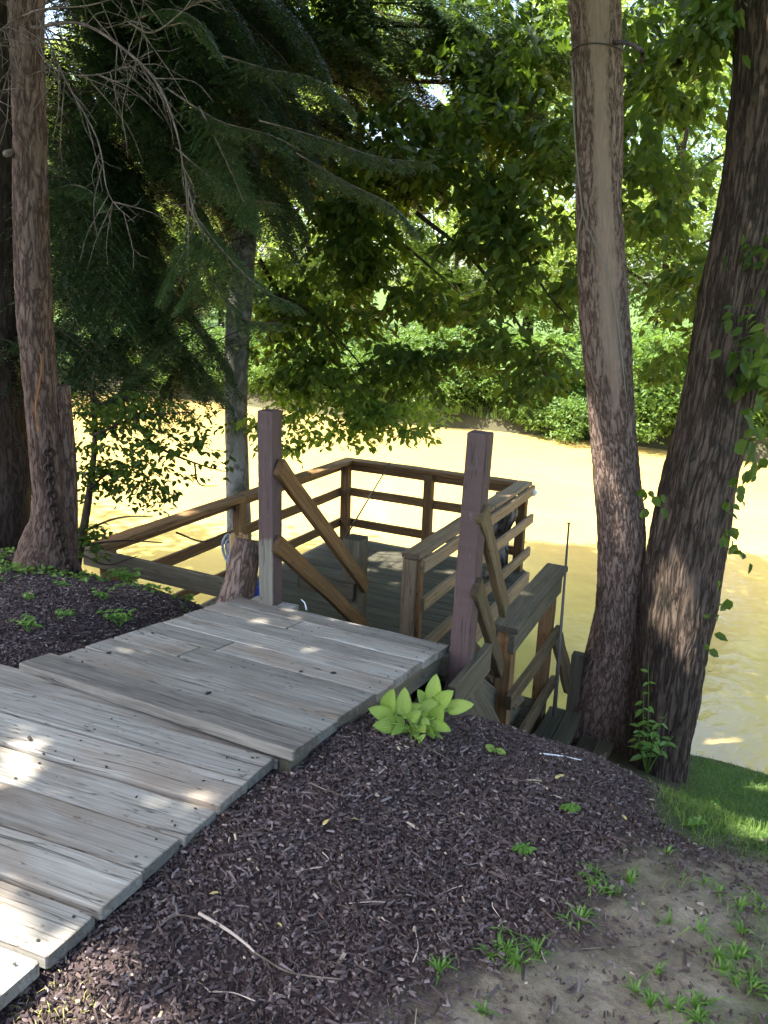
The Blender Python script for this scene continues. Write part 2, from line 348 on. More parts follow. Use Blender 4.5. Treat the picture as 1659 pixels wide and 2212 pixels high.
def spray_leaves(C, per, spread, size, droop=.35, flat=.35):
    """C cluster centres (k,3) -> arrays of leaf base, direction, normal, size; each cluster a twig with leaves along it"""
    k = len(C); az = rng.random(k)*2*math.pi
    tw = np.stack([np.cos(az), np.sin(az), -droop*rng.random(k)*1.6], 1); tw = unit(tw)
    sd = unit(np.cross(tw, vec(0, 0, 1))); up = np.cross(sd, tw)
    f = rng.random((k, per)); side = np.where(rng.random((k, per)) < .5, -1., 1.)
    P = C[:, None]+tw[:, None]*((f-.5)*2*spread)[..., None]+sd[:, None]*(side*spread*.45*rng.random((k, per)))[..., None]+up[:, None]*(rng.normal(0, spread*flat*.35, (k, per)))[..., None]
    D = tw[:, None]*.5+sd[:, None]*(side*.8)[..., None]+rng.normal(0, .35, (k, per, 3)); D[..., 2] -= droop*(.4+rng.random((k, per)))
    Nn = vec(0, 0, 1)+rng.normal(0, .45, (k, per, 3))
    D = unit(D).reshape(-1, 3); Nn = Nn.reshape(-1, 3); Nn = unit(Nn-D*(Nn*D).sum(1)[:, None])
    S = size*(.65+.7*rng.random(k*per))
    return P.reshape(-1, 3), D, Nn, S
def crown_mesh(name, parts, mat, parent, fine=False, wid=.30):
    P, D, Nn, S = [np.concatenate(x) for x in zip(*parts)]
    if mat not in (MT['leaf_far'], MT['leaf_bush']): k_ = keep(P, 0., 99.); P, D, Nn, S = P[k_], D[k_], Nn[k_], S[k_]
    V, F, k = leaves_geo(P, D, Nn, S, wid, .10, fine)
    tone = np.clip(.5*rng.random(len(P))+.5*np.clip(.5+1.6*fbm(P[:, 0]*1.1+P[:, 1]*.7, P[:, 2]*1.1, 3), 0, 1), 0, 1)
    return np_mesh(name, V, F, mat, parent, {'tone': np.repeat(tone, k)})
# sun gaps: openings in the canopy through which a sun patch falls
GAPS = [(p, r) for p, r in [(atz(0, 2130, 1.9), .20), (atz(60, 1610, 1.9), .05), (atz(110, 1690, 1.9), .01), (atz(20, 1720, 1.9), .02), (gat(250, 2120), .05), (gat(460, 1760), .03), (atz(170, 1430, 1.78), .03), (atz(320, 1440, 1.78), .03),
        (atz(840, 1197, .7), .14), (atz(885, 1205, .7), .12), (atz(860, 1222, .7), .09), (atz(920, 1212, .7), .06), (atz(810, 1205, .7), .07), (atz(760, 1195, .7), .04), (atz(850, 1265, .7), .05), (atz(1010, 1240, .7), .04), (atz(800, 1230, .7), .05), (atz(960, 1235, .7), .06), (atz(830, 1300, .7), .07), (atz(1105, 1075, 1.6), .05),
        (gat(1600, 1650), .16), (gat(1640, 1690), .16), (gat(1560, 1760), .08), (gat(1650, 1800), .12), (gat(130, 2190), .16),
        (atz(420, 1110, 1.6), .05), (gat(1340, 1640), .04)]]
def keep(P, soft=.5, smax=8.9):
    k = np.ones(len(P), bool)
    for (q, r) in GAPS:
        d = P-q; al = d@SUN; dist = np.linalg.norm(d-np.outer(al, SUN), axis=1)
        k &= ~((dist < r+.08) & (al > .3))
    g = P-SUN*(P[:, 2:3]/SUN[2]); s = g@SD                  # where the shadow lands on the water
    k &= ~((s > smax+rng.normal(0, soft, len(P))))
    return k
def blob(u, v, dep, ru, rv, rd, n, hollow=0.):
    a = unit(rng.normal(size=(n, 3)))*(rng.random(n)**(1/3.))[:, None]
    return np.array([atd(u+ru*x, v+rv*y, dep+rd*z) for x, y, z in a])
def ball(c, r, n):
    a = unit(rng.normal(size=(n, 3)))*((.25+.75*rng.random(n))**(1/2.5))[:, None]; return np.asarray(c)+a*np.asarray(r)
# ------------------------------------------------------------------ ground + river
def grid_axis(segs):
    o = [segs[0][0]]
    for a, b, st in segs: o += list(np.linspace(a, b, max(2, int(round((b-a)/st))+1))[1:])
    return np.array(o)
gxs = grid_axis([(-150, -30, 12), (-30, -5, 1.2), (-5, -3, .1), (-3, 3, .03), (3, 6, .15), (6, 30, 1.2), (30, 150, 12)])
gys = grid_axis([(-40, -4, 4), (-4, .4, .2), (.4, 5.6, .03), (5.6, 8, .2), (8, 18, 1), (18, 30, .5), (30, 60, 2), (60, 260, 20)])
X, Y = np.meshgrid(gxs, gys); Z = G(X, Y); nx, ny = len(gxs), len(gys)
DP = np.array([gat(u, v)[:2] for u, v in [(780, 2208), (890, 2140), (1040, 2080), (1210, 2000), (1270, 1890), (1420, 1830), (1570, 1780), (1600, 1735)]])
o_ = np.argsort(DP[:, 1]); DPy, DPx = DP[o_, 1], DP[o_, 0]
def dirt_d(x, y): return x-np.interp(y, DPy, DPx)+fbm(x*3, y*3)*.4+fbm(x*11, y*11)*.25
def zones(x, y):
    s = x*SD[0]+y*SD[1]; t = x*TD[0]+y*TD[1]
    d = sstep(-.14, .22, dirt_d(x, y))*(1-sstep(3.0, 3.3, y))
    lawn = np.maximum(sstep(.0, .3, dirt_d(x, y)-.55+fbm(x*2.6+7, y*2.6)*1.1)*.55*(y < 3.4), sstep(2.55, 2.8, s+fbm(x*3, y*3)*.3)*sstep(-.25, .05, t))
    lawn = np.maximum(lawn, sstep(19.9, 20.4, s)); lawn = np.maximum(lawn, (1-sstep(-1.2, -.4, y)))
    mud = sstep(3.6, 4.2, s)*(1-sstep(20.4, 21, s))*(1-sstep(-.25, .05, t))
    mud = np.maximum(mud, sstep(5.75, 6.0, s)*(1-sstep(20.2, 20.8, s)))
    return d, lawn, mud
zd, zl, zm = zones(X, Y)
ii = np.arange(nx*ny).reshape(ny, nx)
F = np.stack([ii[:-1, :-1], ii[:-1, 1:], ii[1:, 1:], ii[1:, :-1]], -1).reshape(-1, 4)
tag(np_mesh('ground', np.stack([X, Y, Z], -1).reshape(-1, 3), F, MT['ground'], None, {'zone': np.stack([zd, zl, zm], -1).reshape(-1, 3)}, True), kind='structure')
wc = [SD*a+TD*b for a, b in [(5.0, -150), (5.0, 150), (21.2, 150), (21.2, -150)]]
tag(np_mesh('river', np.array(wc), [(0, 1, 2, 3)], MT['water']), kind='structure')
# ------------------------------------------------------------------ boardwalk
P0 = vec(-.771, 4.047, 1.729)
AZ, SL = .441, .134
al = vec(math.sin(AZ)*math.cos(SL), math.cos(AZ)*math.cos(SL), -math.sin(SL)); ac = vec(math.cos(AZ), -math.sin(AZ), 0); un = np.cross(ac, al)
walk = thing('boardwalk', P0-al*1.4+ac*.6-vec(0, 0, .1), 'weathered grey plank boardwalk ramp leading down between two mauve posts', 'boardwalk')
WL = 1.43; nb = 9; bw = (WL-.16)/8
mb = MB(); W_ = 1.222
def nail(mb, p, n_): mb.tube([p-n_*.001, p+n_*.0012], .0042, 7, -.95)
for k in range(8):
    a = P0-al*(bw*(k+.5)); lo, hi = rng.normal(0, .006), W_+rng.normal(0, .005)
    if k in (1, 4, 5):
        cut = {1: .50, 4: .43, 5: .36}[k]
        segs = [(lo, cut-.003), (cut+.003, hi)]
    else: segs = [(lo, hi)]
    for (x0, x1) in segs:
        mb.board(a+ac*x0-un*.019, a+ac*x1-un*.019, al, bw-.005-rng.random()*.004, .038, 8, .003, tone=.25+.75*rng.random())
    for x in (.05, W_/2, W_-.05):
        for h in (-.045, .045): nail(mb, a+ac*(x+rng.normal(0, .006))+al*(h+rng.normal(0, .005)), un)
mb.build('upper_decking', MT['walk'], walk)
a = P0-al*(WL-.078)-un*.003
MB().board(a+ac*(-.02), a+ac*(W_+.008)-un*.008, al, .155, .04, 10, .004, .4).build('raised_plank', MT['raised'], walk)
S2 = vec(-.329, 2.285, 1.88); az2, sl2, azc = .418, .039, .308; b2 = .159
al2 = vec(math.sin(az2)*math.cos(sl2), math.cos(az2)*math.cos(sl2), -math.sin(sl2)); ac2 = vec(math.cos(azc), -math.sin(azc), -.045); ac2 = nrm(ac2); un2 = nrm(np.cross(ac2, al2))
mb = MB()
_wd = nrm(al2+ac2*(-(al2@ac2))); SH2 = float((al2@-ac2)/(al2@_wd))
for k in range(-1, 15):
    e = S2-al2*b2*(k+.5)+al2*rng.normal(0, .002)-(un2*.02 if k < 0 else 0*un2)
    rr = rng.normal(0, .0045)
    mb.board(e+ac2*rr-un2*.019+un2*rng.normal(0, .002), e-ac2*(1.30+rng.random()*.02)-un2*.019, al2, b2-.011-rng.random()*.005, .038, 8, .003, tone=.3+.7*rng.random(), shear=SH2)
    for x in (.05, .60, 1.18):
        for h in (-.045, .045): nail(mb, e-ac2*(x+rng.normal(0, .006))+al2*(h+rng.normal(0, .005)), un2)
mb.build('lower_decking', MT['walk'], walk)
mb = MB()
for x in (.02, W_/2, W_-.035): mb.board(P0+ac*x-al*.02-un*.09, P0+ac*x-al*(WL-.02)-un*.09, un, .10, .038, 6)
for x in (-.05, -.62, -1.2): mb.board(S2+ac2*x-al2*.02-un2*.07, S2+ac2*x-al2*2.3-un2*.07, un2, .06, .038, 6)
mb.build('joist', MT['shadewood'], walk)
# ------------------------------------------------------------------ upper stairs with the two tall posts
stair = thing('staircase', P0+ac*.6+al*.4-vec(0, 0, .6), 'wooden stairs with diagonal handrails dropping from boardwalk to dock', 'stairs')
zz = vec(0, 0, 1); DK = .70
def post(base, top, w=.092, maskf=None, mat='post', name='post', parent=stair, rot=AZ, tone=.5):
    wd = vec(math.cos(rot), -math.sin(rot), 0)
    return MB().board(base, top, wd, w, w, 14 if maskf is None else 90, .005, tone, .0006, maskf).build(name, MT[mat], parent)
hAZ = vec(math.sin(AZ), math.cos(AZ), 0)
pl = P0+ac*.185+hAZ*.02; pr = P0+ac*1.285-hAZ*.02
plz = 2.768
def lmask(V):
    f = (V-pl)@ac; h = V[:, 2]-pl[2]
    return np.where((h < .375+.02*np.sin(f*60)) & (f < .0435), 0., 1.)
post(vec(pl[0], pl[1], .75), vec(pl[0], pl[1], plz), .092, lmask)
post(vec(pr[0], pr[1], .9), vec(pr[0]+.035, pr[1]+.005, 2.775), .096, lambda V: np.ones(len(V)))
def seg(u0, v0, d0, u1, v1, d1): return atd(u0, v0, d0), atd(u1, v1, d1)
NL = vec(-.20, 5.50, 0); NR = vec(.735, 4.22, 0)
# handrails: from the posts down to the newels; ends placed at the depth of post and newel
def dep(P): return float((np.asarray(P)-CAM)@FW)
def rail_at(p, z): return vec(p[0], p[1], z)
def atxy(u, v, p):                    # height on the vertical line over p seen at row v
    zs = np.linspace(-.5, 4, 900); Q = np.stack([np.full(900, p[0]), np.full(900, p[1]), zs], 1); return zs[np.argmin(abs(proj(Q)[1]-v))]
for (p, q, v0, v1, ext0, ext1, mat) in [(pl+ac*.062, NL+ac*.085, 1012, 1262, .03, .06, 'rail'), (pl+ac*.062, NL+ac*.085, 1182, 1352, .05, .10, 'rail'),
                              (pr+ac*.070, NR-ac*.01-hAZ*.06, 1112, 1316, .03, .02, 'railolive'), (pr+ac*.070, NR-ac*.01-hAZ*.06, 1275, 1445, .05, .02, 'railolive')]:
    a = rail_at(p, atxy(0, v0, p)); b = rail_at(q, atxy(0, v1, q)); d = nrm(b-a)
    MB().board(a-d*ext0, b+d*ext1, np.cross(d, ac), .094, .038, 8, .004, None, .002).build('handrail', MT[mat], stair)
post(vec(NL[0], NL[1], DK), vec(NL[0], NL[1], atxy(0, 1160, NL)), .14, None, 'shadewood', 'newel_post', tone=.5)
MB().board(rail_at(NL-ac*.42-hAZ*.09, 1.27), rail_at(NL+ac*.05-hAZ*.09, 1.25), zz, .13, .045, 3).build('cross_board', MT['shadewood'], stair)
nst = 6; top = P0+ac*.2; run = .25; 
for k in range(1, nst):
    z = 1.729-.172*k; mb = MB(); c0 = P0+hAZ*(run*(k-.5)+.02); c0[2] = z
    for h in (-.07, .07): mb.board(c0+ac*.12+hAZ*h-zz*.019, c0+ac*1.22+hAZ*h-zz*.019, hAZ, .135, .038, 4)
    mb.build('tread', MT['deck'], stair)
for x in (.09, 1.245): MB().board(rail_at(P0+ac*x-hAZ*.02, 1.55), rail_at(P0+ac*x+hAZ*1.30, .62), zz, .24, .038, 5).build('stringer', MT['shadewood'], stair)
b0 = atd(932, 1465, dep(pr)-.12); b1 = atd(1019, 1414, dep(pr)+.22)
e = pr+ac*.07; b0 = rail_at(e-hAZ*.28, 1.60); b1 = rail_at(e+hAZ*.25, 1.60)
MB().board(b0, b1, zz, .15, .04, 4, .005, .5).build('side_board', MT['shadewood'], stair)
MB().board(rail_at(pl-ac*.13, 1.70), rail_at(pl+ac*.14, 1.70), hAZ, .12, .04, 3, tone=.9).build('sill_board', MT['walk'], stair)
MB().board(rail_at(e+hAZ*.05-ac*.05, 1.46), rail_at(e+hAZ*.72-ac*.05, .78), zz, .27, .04, 4).build('stringer', MT['shadewood'], stair)
# ------------------------------------------------------------------ dock
AZD = .458; dl = vec(math.sin(AZD), math.cos(AZD), 0); dc = vec(math.cos(AZD), -math.sin(AZD), 0)
RZ = 1.611
A = vec(.266, 5.236, RZ); Bc = A+dl*2.638; Cc = Bc-dc*2.10; Dc = Cc-dl*3.617
dock = thing('dock', (A+Cc)/2-zz*1.0, 'brown timber fishing dock platform with three-rail railing over muddy river', 'dock')
mb = MB(); n = 26; L = 3.62; w = L/n
for k in range(n):
    c0 = Bc-dl*(w*(k+.5)); right = .03 if w*(k+.5) < 2.78 else (-.02)
    c0 = vec(c0[0], c0[1], DK-.016)
    mb.board(c0+dc*right, c0-dc*2.13, dl, w-.006, .032, 6, .003, tone=.2+.8*rng.random())
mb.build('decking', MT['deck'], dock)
def lvl(P, z): return vec(P[0], P[1], z)
for (p, q) in [(Bc+dc*.05, A+dc*.05-dl*.12), (Bc+dl*.03, Cc+dl*.03), (Cc-dc*.06, Dc-dc*.06)]:
    MB().board(lvl(p, DK-.10), lvl(q, DK-.10), zz, .19, .04, 8, .004, .6).build('fascia', MT['railgrey'], dock)
mb = MB()
for x in (.3, 1., 1.7): mb.board(lvl(Bc-dc*x, DK-.11), lvl(Bc-dc*x-dl*3.6, DK-.11), zz, .15, .04, 3)
mb.build('joist', MT['deck'], dock)
def dpost(P, zt=RZ-.04, zb=-.6, mat='rail', w=.089): return MB().board(lvl(P, zb), lvl(P, zt), dc, w, w, 6, .004, None, .0008).build('post', MT[mat], dock)
inn = .05
mBC = Bc+(Cc-Bc)*.505
mCD = Cc+(Dc-Cc)*.545
for P, mt in [(Bc-dl*inn-dc*inn, 'rail'), (Cc-dl*inn+dc*inn, 'rail'), (mBC-dl*inn, 'rail'), (mCD+dc*inn, 'rail'), (Dc+dl*inn+dc*.10, 'rail')]: dpost(P, mat=mt)
dpost(A-dc*.075+dl*.02, RZ-.04, -.3, 'railgrey', .10)
MB().board(lvl(A-dc*.01+dl*.03, .62), lvl(A-dc*.01+dl*.03, RZ-.04), dl, .05, .04, 4).build('post', MT['rail'], dock)
# caps
def cap(p, q, wd, mat, w=.14, tone=None): return MB().board(p-zz*.019, q-zz*.019, wd, w, .038, 8, .005, tone, .0015).build('top_rail', MT[mat], dock)
mid1 = A+(Bc-A)*.60
cap(A-dc*.07-dl*.02, mid1-dc*.07, dc, 'railgrey', tone=.5); cap(mid1-dc*.065+dl*.004+zz*.004, Bc-dc*.065+dl*.05+zz*.004, dc, 'railgrey', tone=.8)
cap(Bc-dc*.14-dl*.02, Cc+dc*.14-dl*.02, dl, 'rail'); cap(Cc+dc*.07+dl*.05, mCD+dc*.07, dc, 'rail'); cap(mCD+dc*.07-dl*.004, Dc+dc*.07-dl*.02, dc, 'rail')
def rails(p, q, heights, off, mat, w=.09):
    for h in heights:
        MB().board(lvl(p+off, h), lvl(q+off, h), zz, w, .036, 8, .004, None, .0015).build('rail', MT[mat], dock)
rails(A+dl*.0, Bc+dl*.09, [RZ-.087], dc*.018, 'railgrey', .095)
rails(A+dl*.02, Bc+dl*.09, [1.235, .885], dc*.02, 'railgrey', .095)
rails(Bc-dc*.05, Cc+dc*.05, [RZ-.087, 1.235, .885], dl*.01, 'rail', .09)
rails(Cc, Dc, [RZ-.087, 1.235, .885], -dc*.016, 'rail', .09)
MB().board(lvl(Dc-dc*.03-dl*.035, RZ-.10), lvl(Dc+dc*1.28-dl*.035, RZ-.10), zz, .13, .04, 6).build('end_board', MT['shadewood'], dock)
for P in (Bc-dc*.2-dl*.2, Cc+dc*.2-dl*.2, Bc-dc*.2-dl*2.3, Cc+dc*.2-dl*2.3): MB().tube([lvl(P, -.9), lvl(P, DK-.2)], .09, 12).build('piling', MT['bark_deep'], dock)
# ------------------------------------------------------------------ lower landing and railing on the water side
low = thing('lower_stairs', lvl(NR, .7), 'dark brown lower landing stairs with capped railing beside grey trunk', 'stairs')
P1 = NR; P2 = NR+hAZ*.98
zc = atxy(0, 1338, P1)
for P, w in ((P1, .092), (P2, .092)): post(lvl(P, -.2), lvl(P, zc-.04), w, None, 'rail', 'post', low)
MB().board(lvl(P1-hAZ*.10+ac*.01, zc-.02), lvl(P2+hAZ*.14+ac*.01, zc-.02), ac, .15, .04, 6, .005, .4).build('cap_rail', MT['shadewood'], low)
MB().board(lvl(P1-hAZ*.09+ac*.05, zc-.105), lvl(P2+hAZ*.06+ac*.05, zc-.105), zz, .13, .036, 5).build('rail', MT['shadewood'], low)
for z in (zc-.47, zc-.86): MB().board(lvl(P1-hAZ*.10+ac*.067, z), lvl(P2+hAZ*.10+ac*.067, z), zz, .09, .036, 5, .004, .5).build('rail', MT['railolive'], low)
P3 = atd(1247, 1440, dep(P2)-.12)
post(lvl(P3, -.2), lvl(P3, atxy(0, 1412, P3)), .085, None, 'shadewood', 'post', low)
MB().board(lvl(P2+ac*.08, atxy(0, 1372, P2+ac*.08)), lvl(P3-ac*.04, atxy(0, 1492, P3)), zz, .10, .036, 4).build('handrail', MT['railolive'], low)
P4 = P2-ac*.62-hAZ*.15
post(lvl(P4, -.4), lvl(P4, DK-.05), .10, None, 'deck', 'post', low)
P5 = atd(1092, 1440, dep(P1)+.45); post(lvl(P5, -.3), lvl(P5, 1.05), .10, None, 'deck', 'post', low)
a, b = seg(1012, 1395, 4.55, 1120, 1520, 4.75); MB().board(a, b, vec(.3, .3, 1), .09, .04, 4).build('brace', MT['railgrey'], low)
a, b = seg(1015, 1418, 5.3, 1100, 1445, 5.3); MB().board(a, b, zz, .09, .04, 4).build('brace', MT['deck'], low)
mb = MB()
for k in range(6):
    c0 = lvl(P1-ac*.75+hAZ*(.08+.15*k), .62); mb.board(c0, c0+ac*.82, hAZ, .142, .036, 3, tone=.5*rng.random())
mb.build('decking', MT['deck'], low)
mb = MB()
for k in range(4):
    c0 = lvl(P2+ac*(.18+.24*k)-hAZ*.25, .50-.17*k)
    for h in (-.06, .06): mb.board(c0+ac*h-hAZ*.35, c0+ac*h+hAZ*.35, ac, .115, .036, 3)
mb.build('tread', MT['deck'], low)
MB().board(lvl(P2+ac*.05-hAZ*.62, .55), lvl(P2+ac*1.1-hAZ*.62, -.15), zz, .22, .036, 4).build('stringer', MT['shadewood'], low)
# ------------------------------------------------------------------ trees
def trunk_from_edges(Le, Re, dep0, n=70, nth=40, bump=.05, extra=None, ymap=None):
    """outline rows (u_left, v), (u_right, v) at distance dep -> centre line + radius"""
    Le = np.array(Le, float); Re = np.array(Re, float); vs = np.linspace(max(Le[0, 1], Re[0, 1]), min(Le[-1, 1], Re[-1, 1]), 22)
    c = []; r = []
    for v in vs:
        a = np.interp(v, Le[:, 1], Le[:, 0]); b = np.interp(v, Re[:, 1], Re[:, 0])
        f = (v-vs[0])/(vs[-1]-vs[0]); d = dep0 if np.isscalar(dep0) else dep0[0]+(dep0[1]-dep0[0])*f
        c.append(aty((a+b)/2, v, d)); P = c[-1]; r.append((b-a)/2*dep(P)/FOC)
    return np.array(c)[::-1], np.array(r)[::-1]          # from the base upwards
def limb(mb, pts, r0, r1, n=9, seg_=14, bump=.04): mb.tube(spline(pts, seg_), np.linspace(r0, r1, seg_), n, .5, True, bump)
def tree(name, loc, label, group=None): return thing(name, loc, label, 'tree', group)
# --- right, main: grey brown trunk with a bare strip
cl, rd = trunk_from_edges([(1231, -40), (1243, 250), (1248, 500), (1252, 700), (1270, 850), (1282, 1000), (1292, 1150), (1293, 1290), (1270, 1400), (1238, 1500), (1212, 1590), (1200, 1640)],
                          [(1341, -40), (1343, 250), (1340, 450), (1350, 560), (1362, 750), (1372, 950), (1392, 1140), (1393, 1200), (1388, 1290), (1385, 1400), (1376, 1500), (1362, 1620), (1366, 1640)], gat(1300, 1606)[1]-.02)
TR = tree('tree', cl[0], 'grey brown tree with long bare strip down its bark and wire round it')
up_ = np.array([cl[-1]+vec(.02*k, .04*k, .5*k) for k in range(1, 13)])
path = np.vstack([cl, up_]); rad = np.concatenate([rd, np.linspace(rd[-1], .03, 12)])
pp = spline(path, 190); rr = np.interp(np.linspace(0, len(path)-1, 190), np.arange(len(path)), rad)
def bare_right(V):
    u, v, w = proj(V); vis = (V[:, 1] < np.interp(V[:, 2], pp[:, 2], pp[:, 1]))
    cu = np.interp(v, [-300, 0, 300, 550, 700, 850, 1000], [1290, 1290, 1300, 1310, 1316, 1330, 1330]); hw = np.interp(v, [-300, 0, 200, 600, 740, 860, 900], [30, 30, 17, 26, 26, 8, 0])
    return np.where(vis, np.clip(1-(abs(u-cu)/np.maximum(hw, 1))*.55, 0, 1)*(v < 900), 0)
TRt = MB().tube(spline(pp, 520), np.interp(np.linspace(0, 1, 520), np.linspace(0, 1, 190), rr), 150, .5, True, .03, bare_right, (.0075, 75, 16)).build('trunk', MT['bark_right'], TR, True)
mb = MB(); tt = cl[-1]
for (q, r0) in [((-1.6, 1.2, 6.2), .05), ((2.0, .2, 6.6), .05), ((-.8, -1.5, 7.2), .05), ((1.5, 3.5, 7.4), .045), ((-3.0, .5, 7.6), .04), ((.5, -3.2, 7.4), .04)]:
    b = tt+vec(0, 0, .8+.3*rng.random()); e = vec(*q); limb(mb, [b, (b+e)/2+vec(0, 0, .35), e], r0, .012)
mb.build('limb', MT['bark_dark'], TRt, True)
# --- right, far: dark leaning trunk
cl2, rd2 = trunk_from_edges([(1600, -30), (1590, 150), (1570, 330), (1545, 500), (1505, 700), (1470, 900), (1430, 1050), (1398, 1200), (1390, 1300), (1383, 1400), (1370, 1520), (1352, 1640), (1345, 1700)],
                            [(1760, -30), (1740, 150), (1715, 330), (1690, 500), (1652, 700), (1620, 880), (1585, 1060), (1550, 1250), (1525, 1400), (1500, 1550), (1478, 1660), (1475, 1700)], (gat(1420, 1672)[1]+.95, gat(1420, 1672)[1]+.08))
TF = tree('tree', cl2[0], 'thick dark leaning tree with vine leaves along its outer edge')
up_ = np.array([cl2[-1]+vec(.10*k, .05*k, .5*k) for k in range(1, 13)])
path = np.vstack([cl2, up_]); rad = np.concatenate([rd2, np.linspace(rd2[-1], .03, 12)])
TFt = MB().tube(spline(path, 420), np.interp(np.linspace(0, len(path)-1, 420), np.arange(len(path)), rad), 150, .5, True, .05, None, (.012, 48, 6)).build('trunk', MT['bark_dark'], TF, True)
mb = MB(); tt2 = cl2[-1]
for (q, r0) in [((4.0, 3.5, 7.), .06), ((2.6, 6.0, 6.4), .05), ((.9, 5.4, 6.4), .05), ((3.6, .0, 7.), .05)]:
    b = tt2+vec(.1, 0, .5+.4*rng.random()); e = vec(*q); limb(mb, [b, (b+e)/2+vec(0, 0, .4), e], r0, .012)
mb.build('limb', MT['bark_dark'], TFt, True)
# --- left: red brown trunk with chain
dL = gat(125, 1236)[1]+.03
cl3, rd3 = trunk_from_edges([(20, -40), (24, 100), (30, 300), (30, 480), (40, 700), (55, 850), (66, 980), (74, 1080), (62, 1150), (40, 1190), (30, 1235), (22, 1250)],
                            [(92, -40), (93, 100), (100, 300), (102, 480), (112, 700), (122, 860), (132, 980), (141, 1080), (150, 1150), (160, 1200), (172, 1235), (178, 1250)], dL)
TL = tree('tree', cl3[0], 'reddish brown scaly tree with rusty chain and dead twigs near top')
up_ = np.array([cl3[-1]+vec(-.02*k, .03*k, .5*k) for k in range(1, 12)])
path = np.vstack([cl3, up_]); rad = np.concatenate([rd3, np.linspace(rd3[-1], .03, 11)])
def wound_toplight(V):  # bare wound, plus warm light on the trunk top put into the colour
    u, v, w = proj(V); cu = np.interp(v, [700, 1000, 1250], [78, 88, 105])-8*np.sin(v*.03)
    return np.where((V[:, 1] < dL), np.clip(1-abs(u-cu)/4.5, 0, 1)*((v > 760) & (v < 930)), 0)*.9+np.clip(.35-.002*np.clip(v, 0, 900), 0, .35)*.9
TLt = MB().tube(spline(path, 380), np.interp(np.linspace(0, len(path)-1, 380), np.arange(len(path)), rad), 120, .5, True, .04, wound_toplight, (.007, 60, 14)).build('trunk', MT['bark_left'], TL, True)
a, b = aty(140, 1240, dL+.06), aty(131, 832, dL+.06)
MB().tube(spline([a, (a+b)/2+vec(.02, 0, 0), b], 30), np.linspace(.075, .052, 30), 20, .5, True, .05).build('stub_stem', MT['bark_left'], TL, True)
MB().tube(spline([aty(40, 330, dL), aty(12, 332, dL-.1)], 4), [.03, .022, .02, .018], 10).build('branch_stub', MT['twig'], TLt, True)
mb = MB()
def dead(pts, r0, twigs=10, tl=90):
    P = spline(np.array([aty(u, v, y) for u, v, y in pts]), 26); mb.tube(P, np.linspace(r0*.62, .0016, 26), 6)
    for k in range(twigs):
        i = int(4+rng.random()*20); p = P[i]; d = nrm(P[min(i+1, 25)]-P[i-1]); l = tl*(.4+.9*rng.random())*p[1]/FOC
        q = p+nrm(d*.6+vec(rng.normal(0, .6), rng.normal(0, .4), rng.normal(-.25, .6)))*l; r = q+nrm((q-p)+vec(0, 0, -.6*l)+rng.normal(0, .3*l, 3))*l*.7
        mb.tube(spline([p, q, r], 7), np.linspace(.0028, .0009, 7), 5)
        for j in range(2):
            m_ = p+(q-p)*rng.random(); e_ = m_+nrm(rng.normal(size=3)+d)*l*.5; mb.tube([m_, (m_+e_)/2+vec(0, 0, -.01), e_], [.0016, .0012, .0007], 4)
y0 = dL-.1
dead([(60, 40, y0), (80, 30, y0-.2), (140, 170, y0-.4), (210, 300, y0-.5), (235, 420, y0-.55), (290, 480, y0-.6)], .010, 18)
dead([(70, 60, y0), (170, 50, y0-.3), (260, 100, y0-.5), (340, 180, y0-.6), (380, 280, y0-.7), (400, 380, y0-.7), (425, 470, y0-.8)], .014, 16)
dead([(60, 70, y0), (30, 120, y0-.3), (5, 200, y0-.4), (-20, 260, y0-.5)], .008, 12)
dead([(70, 90, y0), (120, 150, y0-.3), (220, 160, y0-.5), (330, 110, y0-.5)], .008, 14)
dead([(40, 40, y0), (90, 20, y0-.4), (200, 10, y0-.5), (320, -30, y0-.5)], .009, 12)
dead([(60, 30, y0), (20, 50, y0-.3), (-30, 90, y0-.4)], .009, 12)
dead([(280, 50, y0-.5), (330, 70, y0-.6), (400, 20, y0-.6), (440, -20, y0-.7)], .008, 8)
mb.build('dead_branch', MT['twig'], TLt, True)
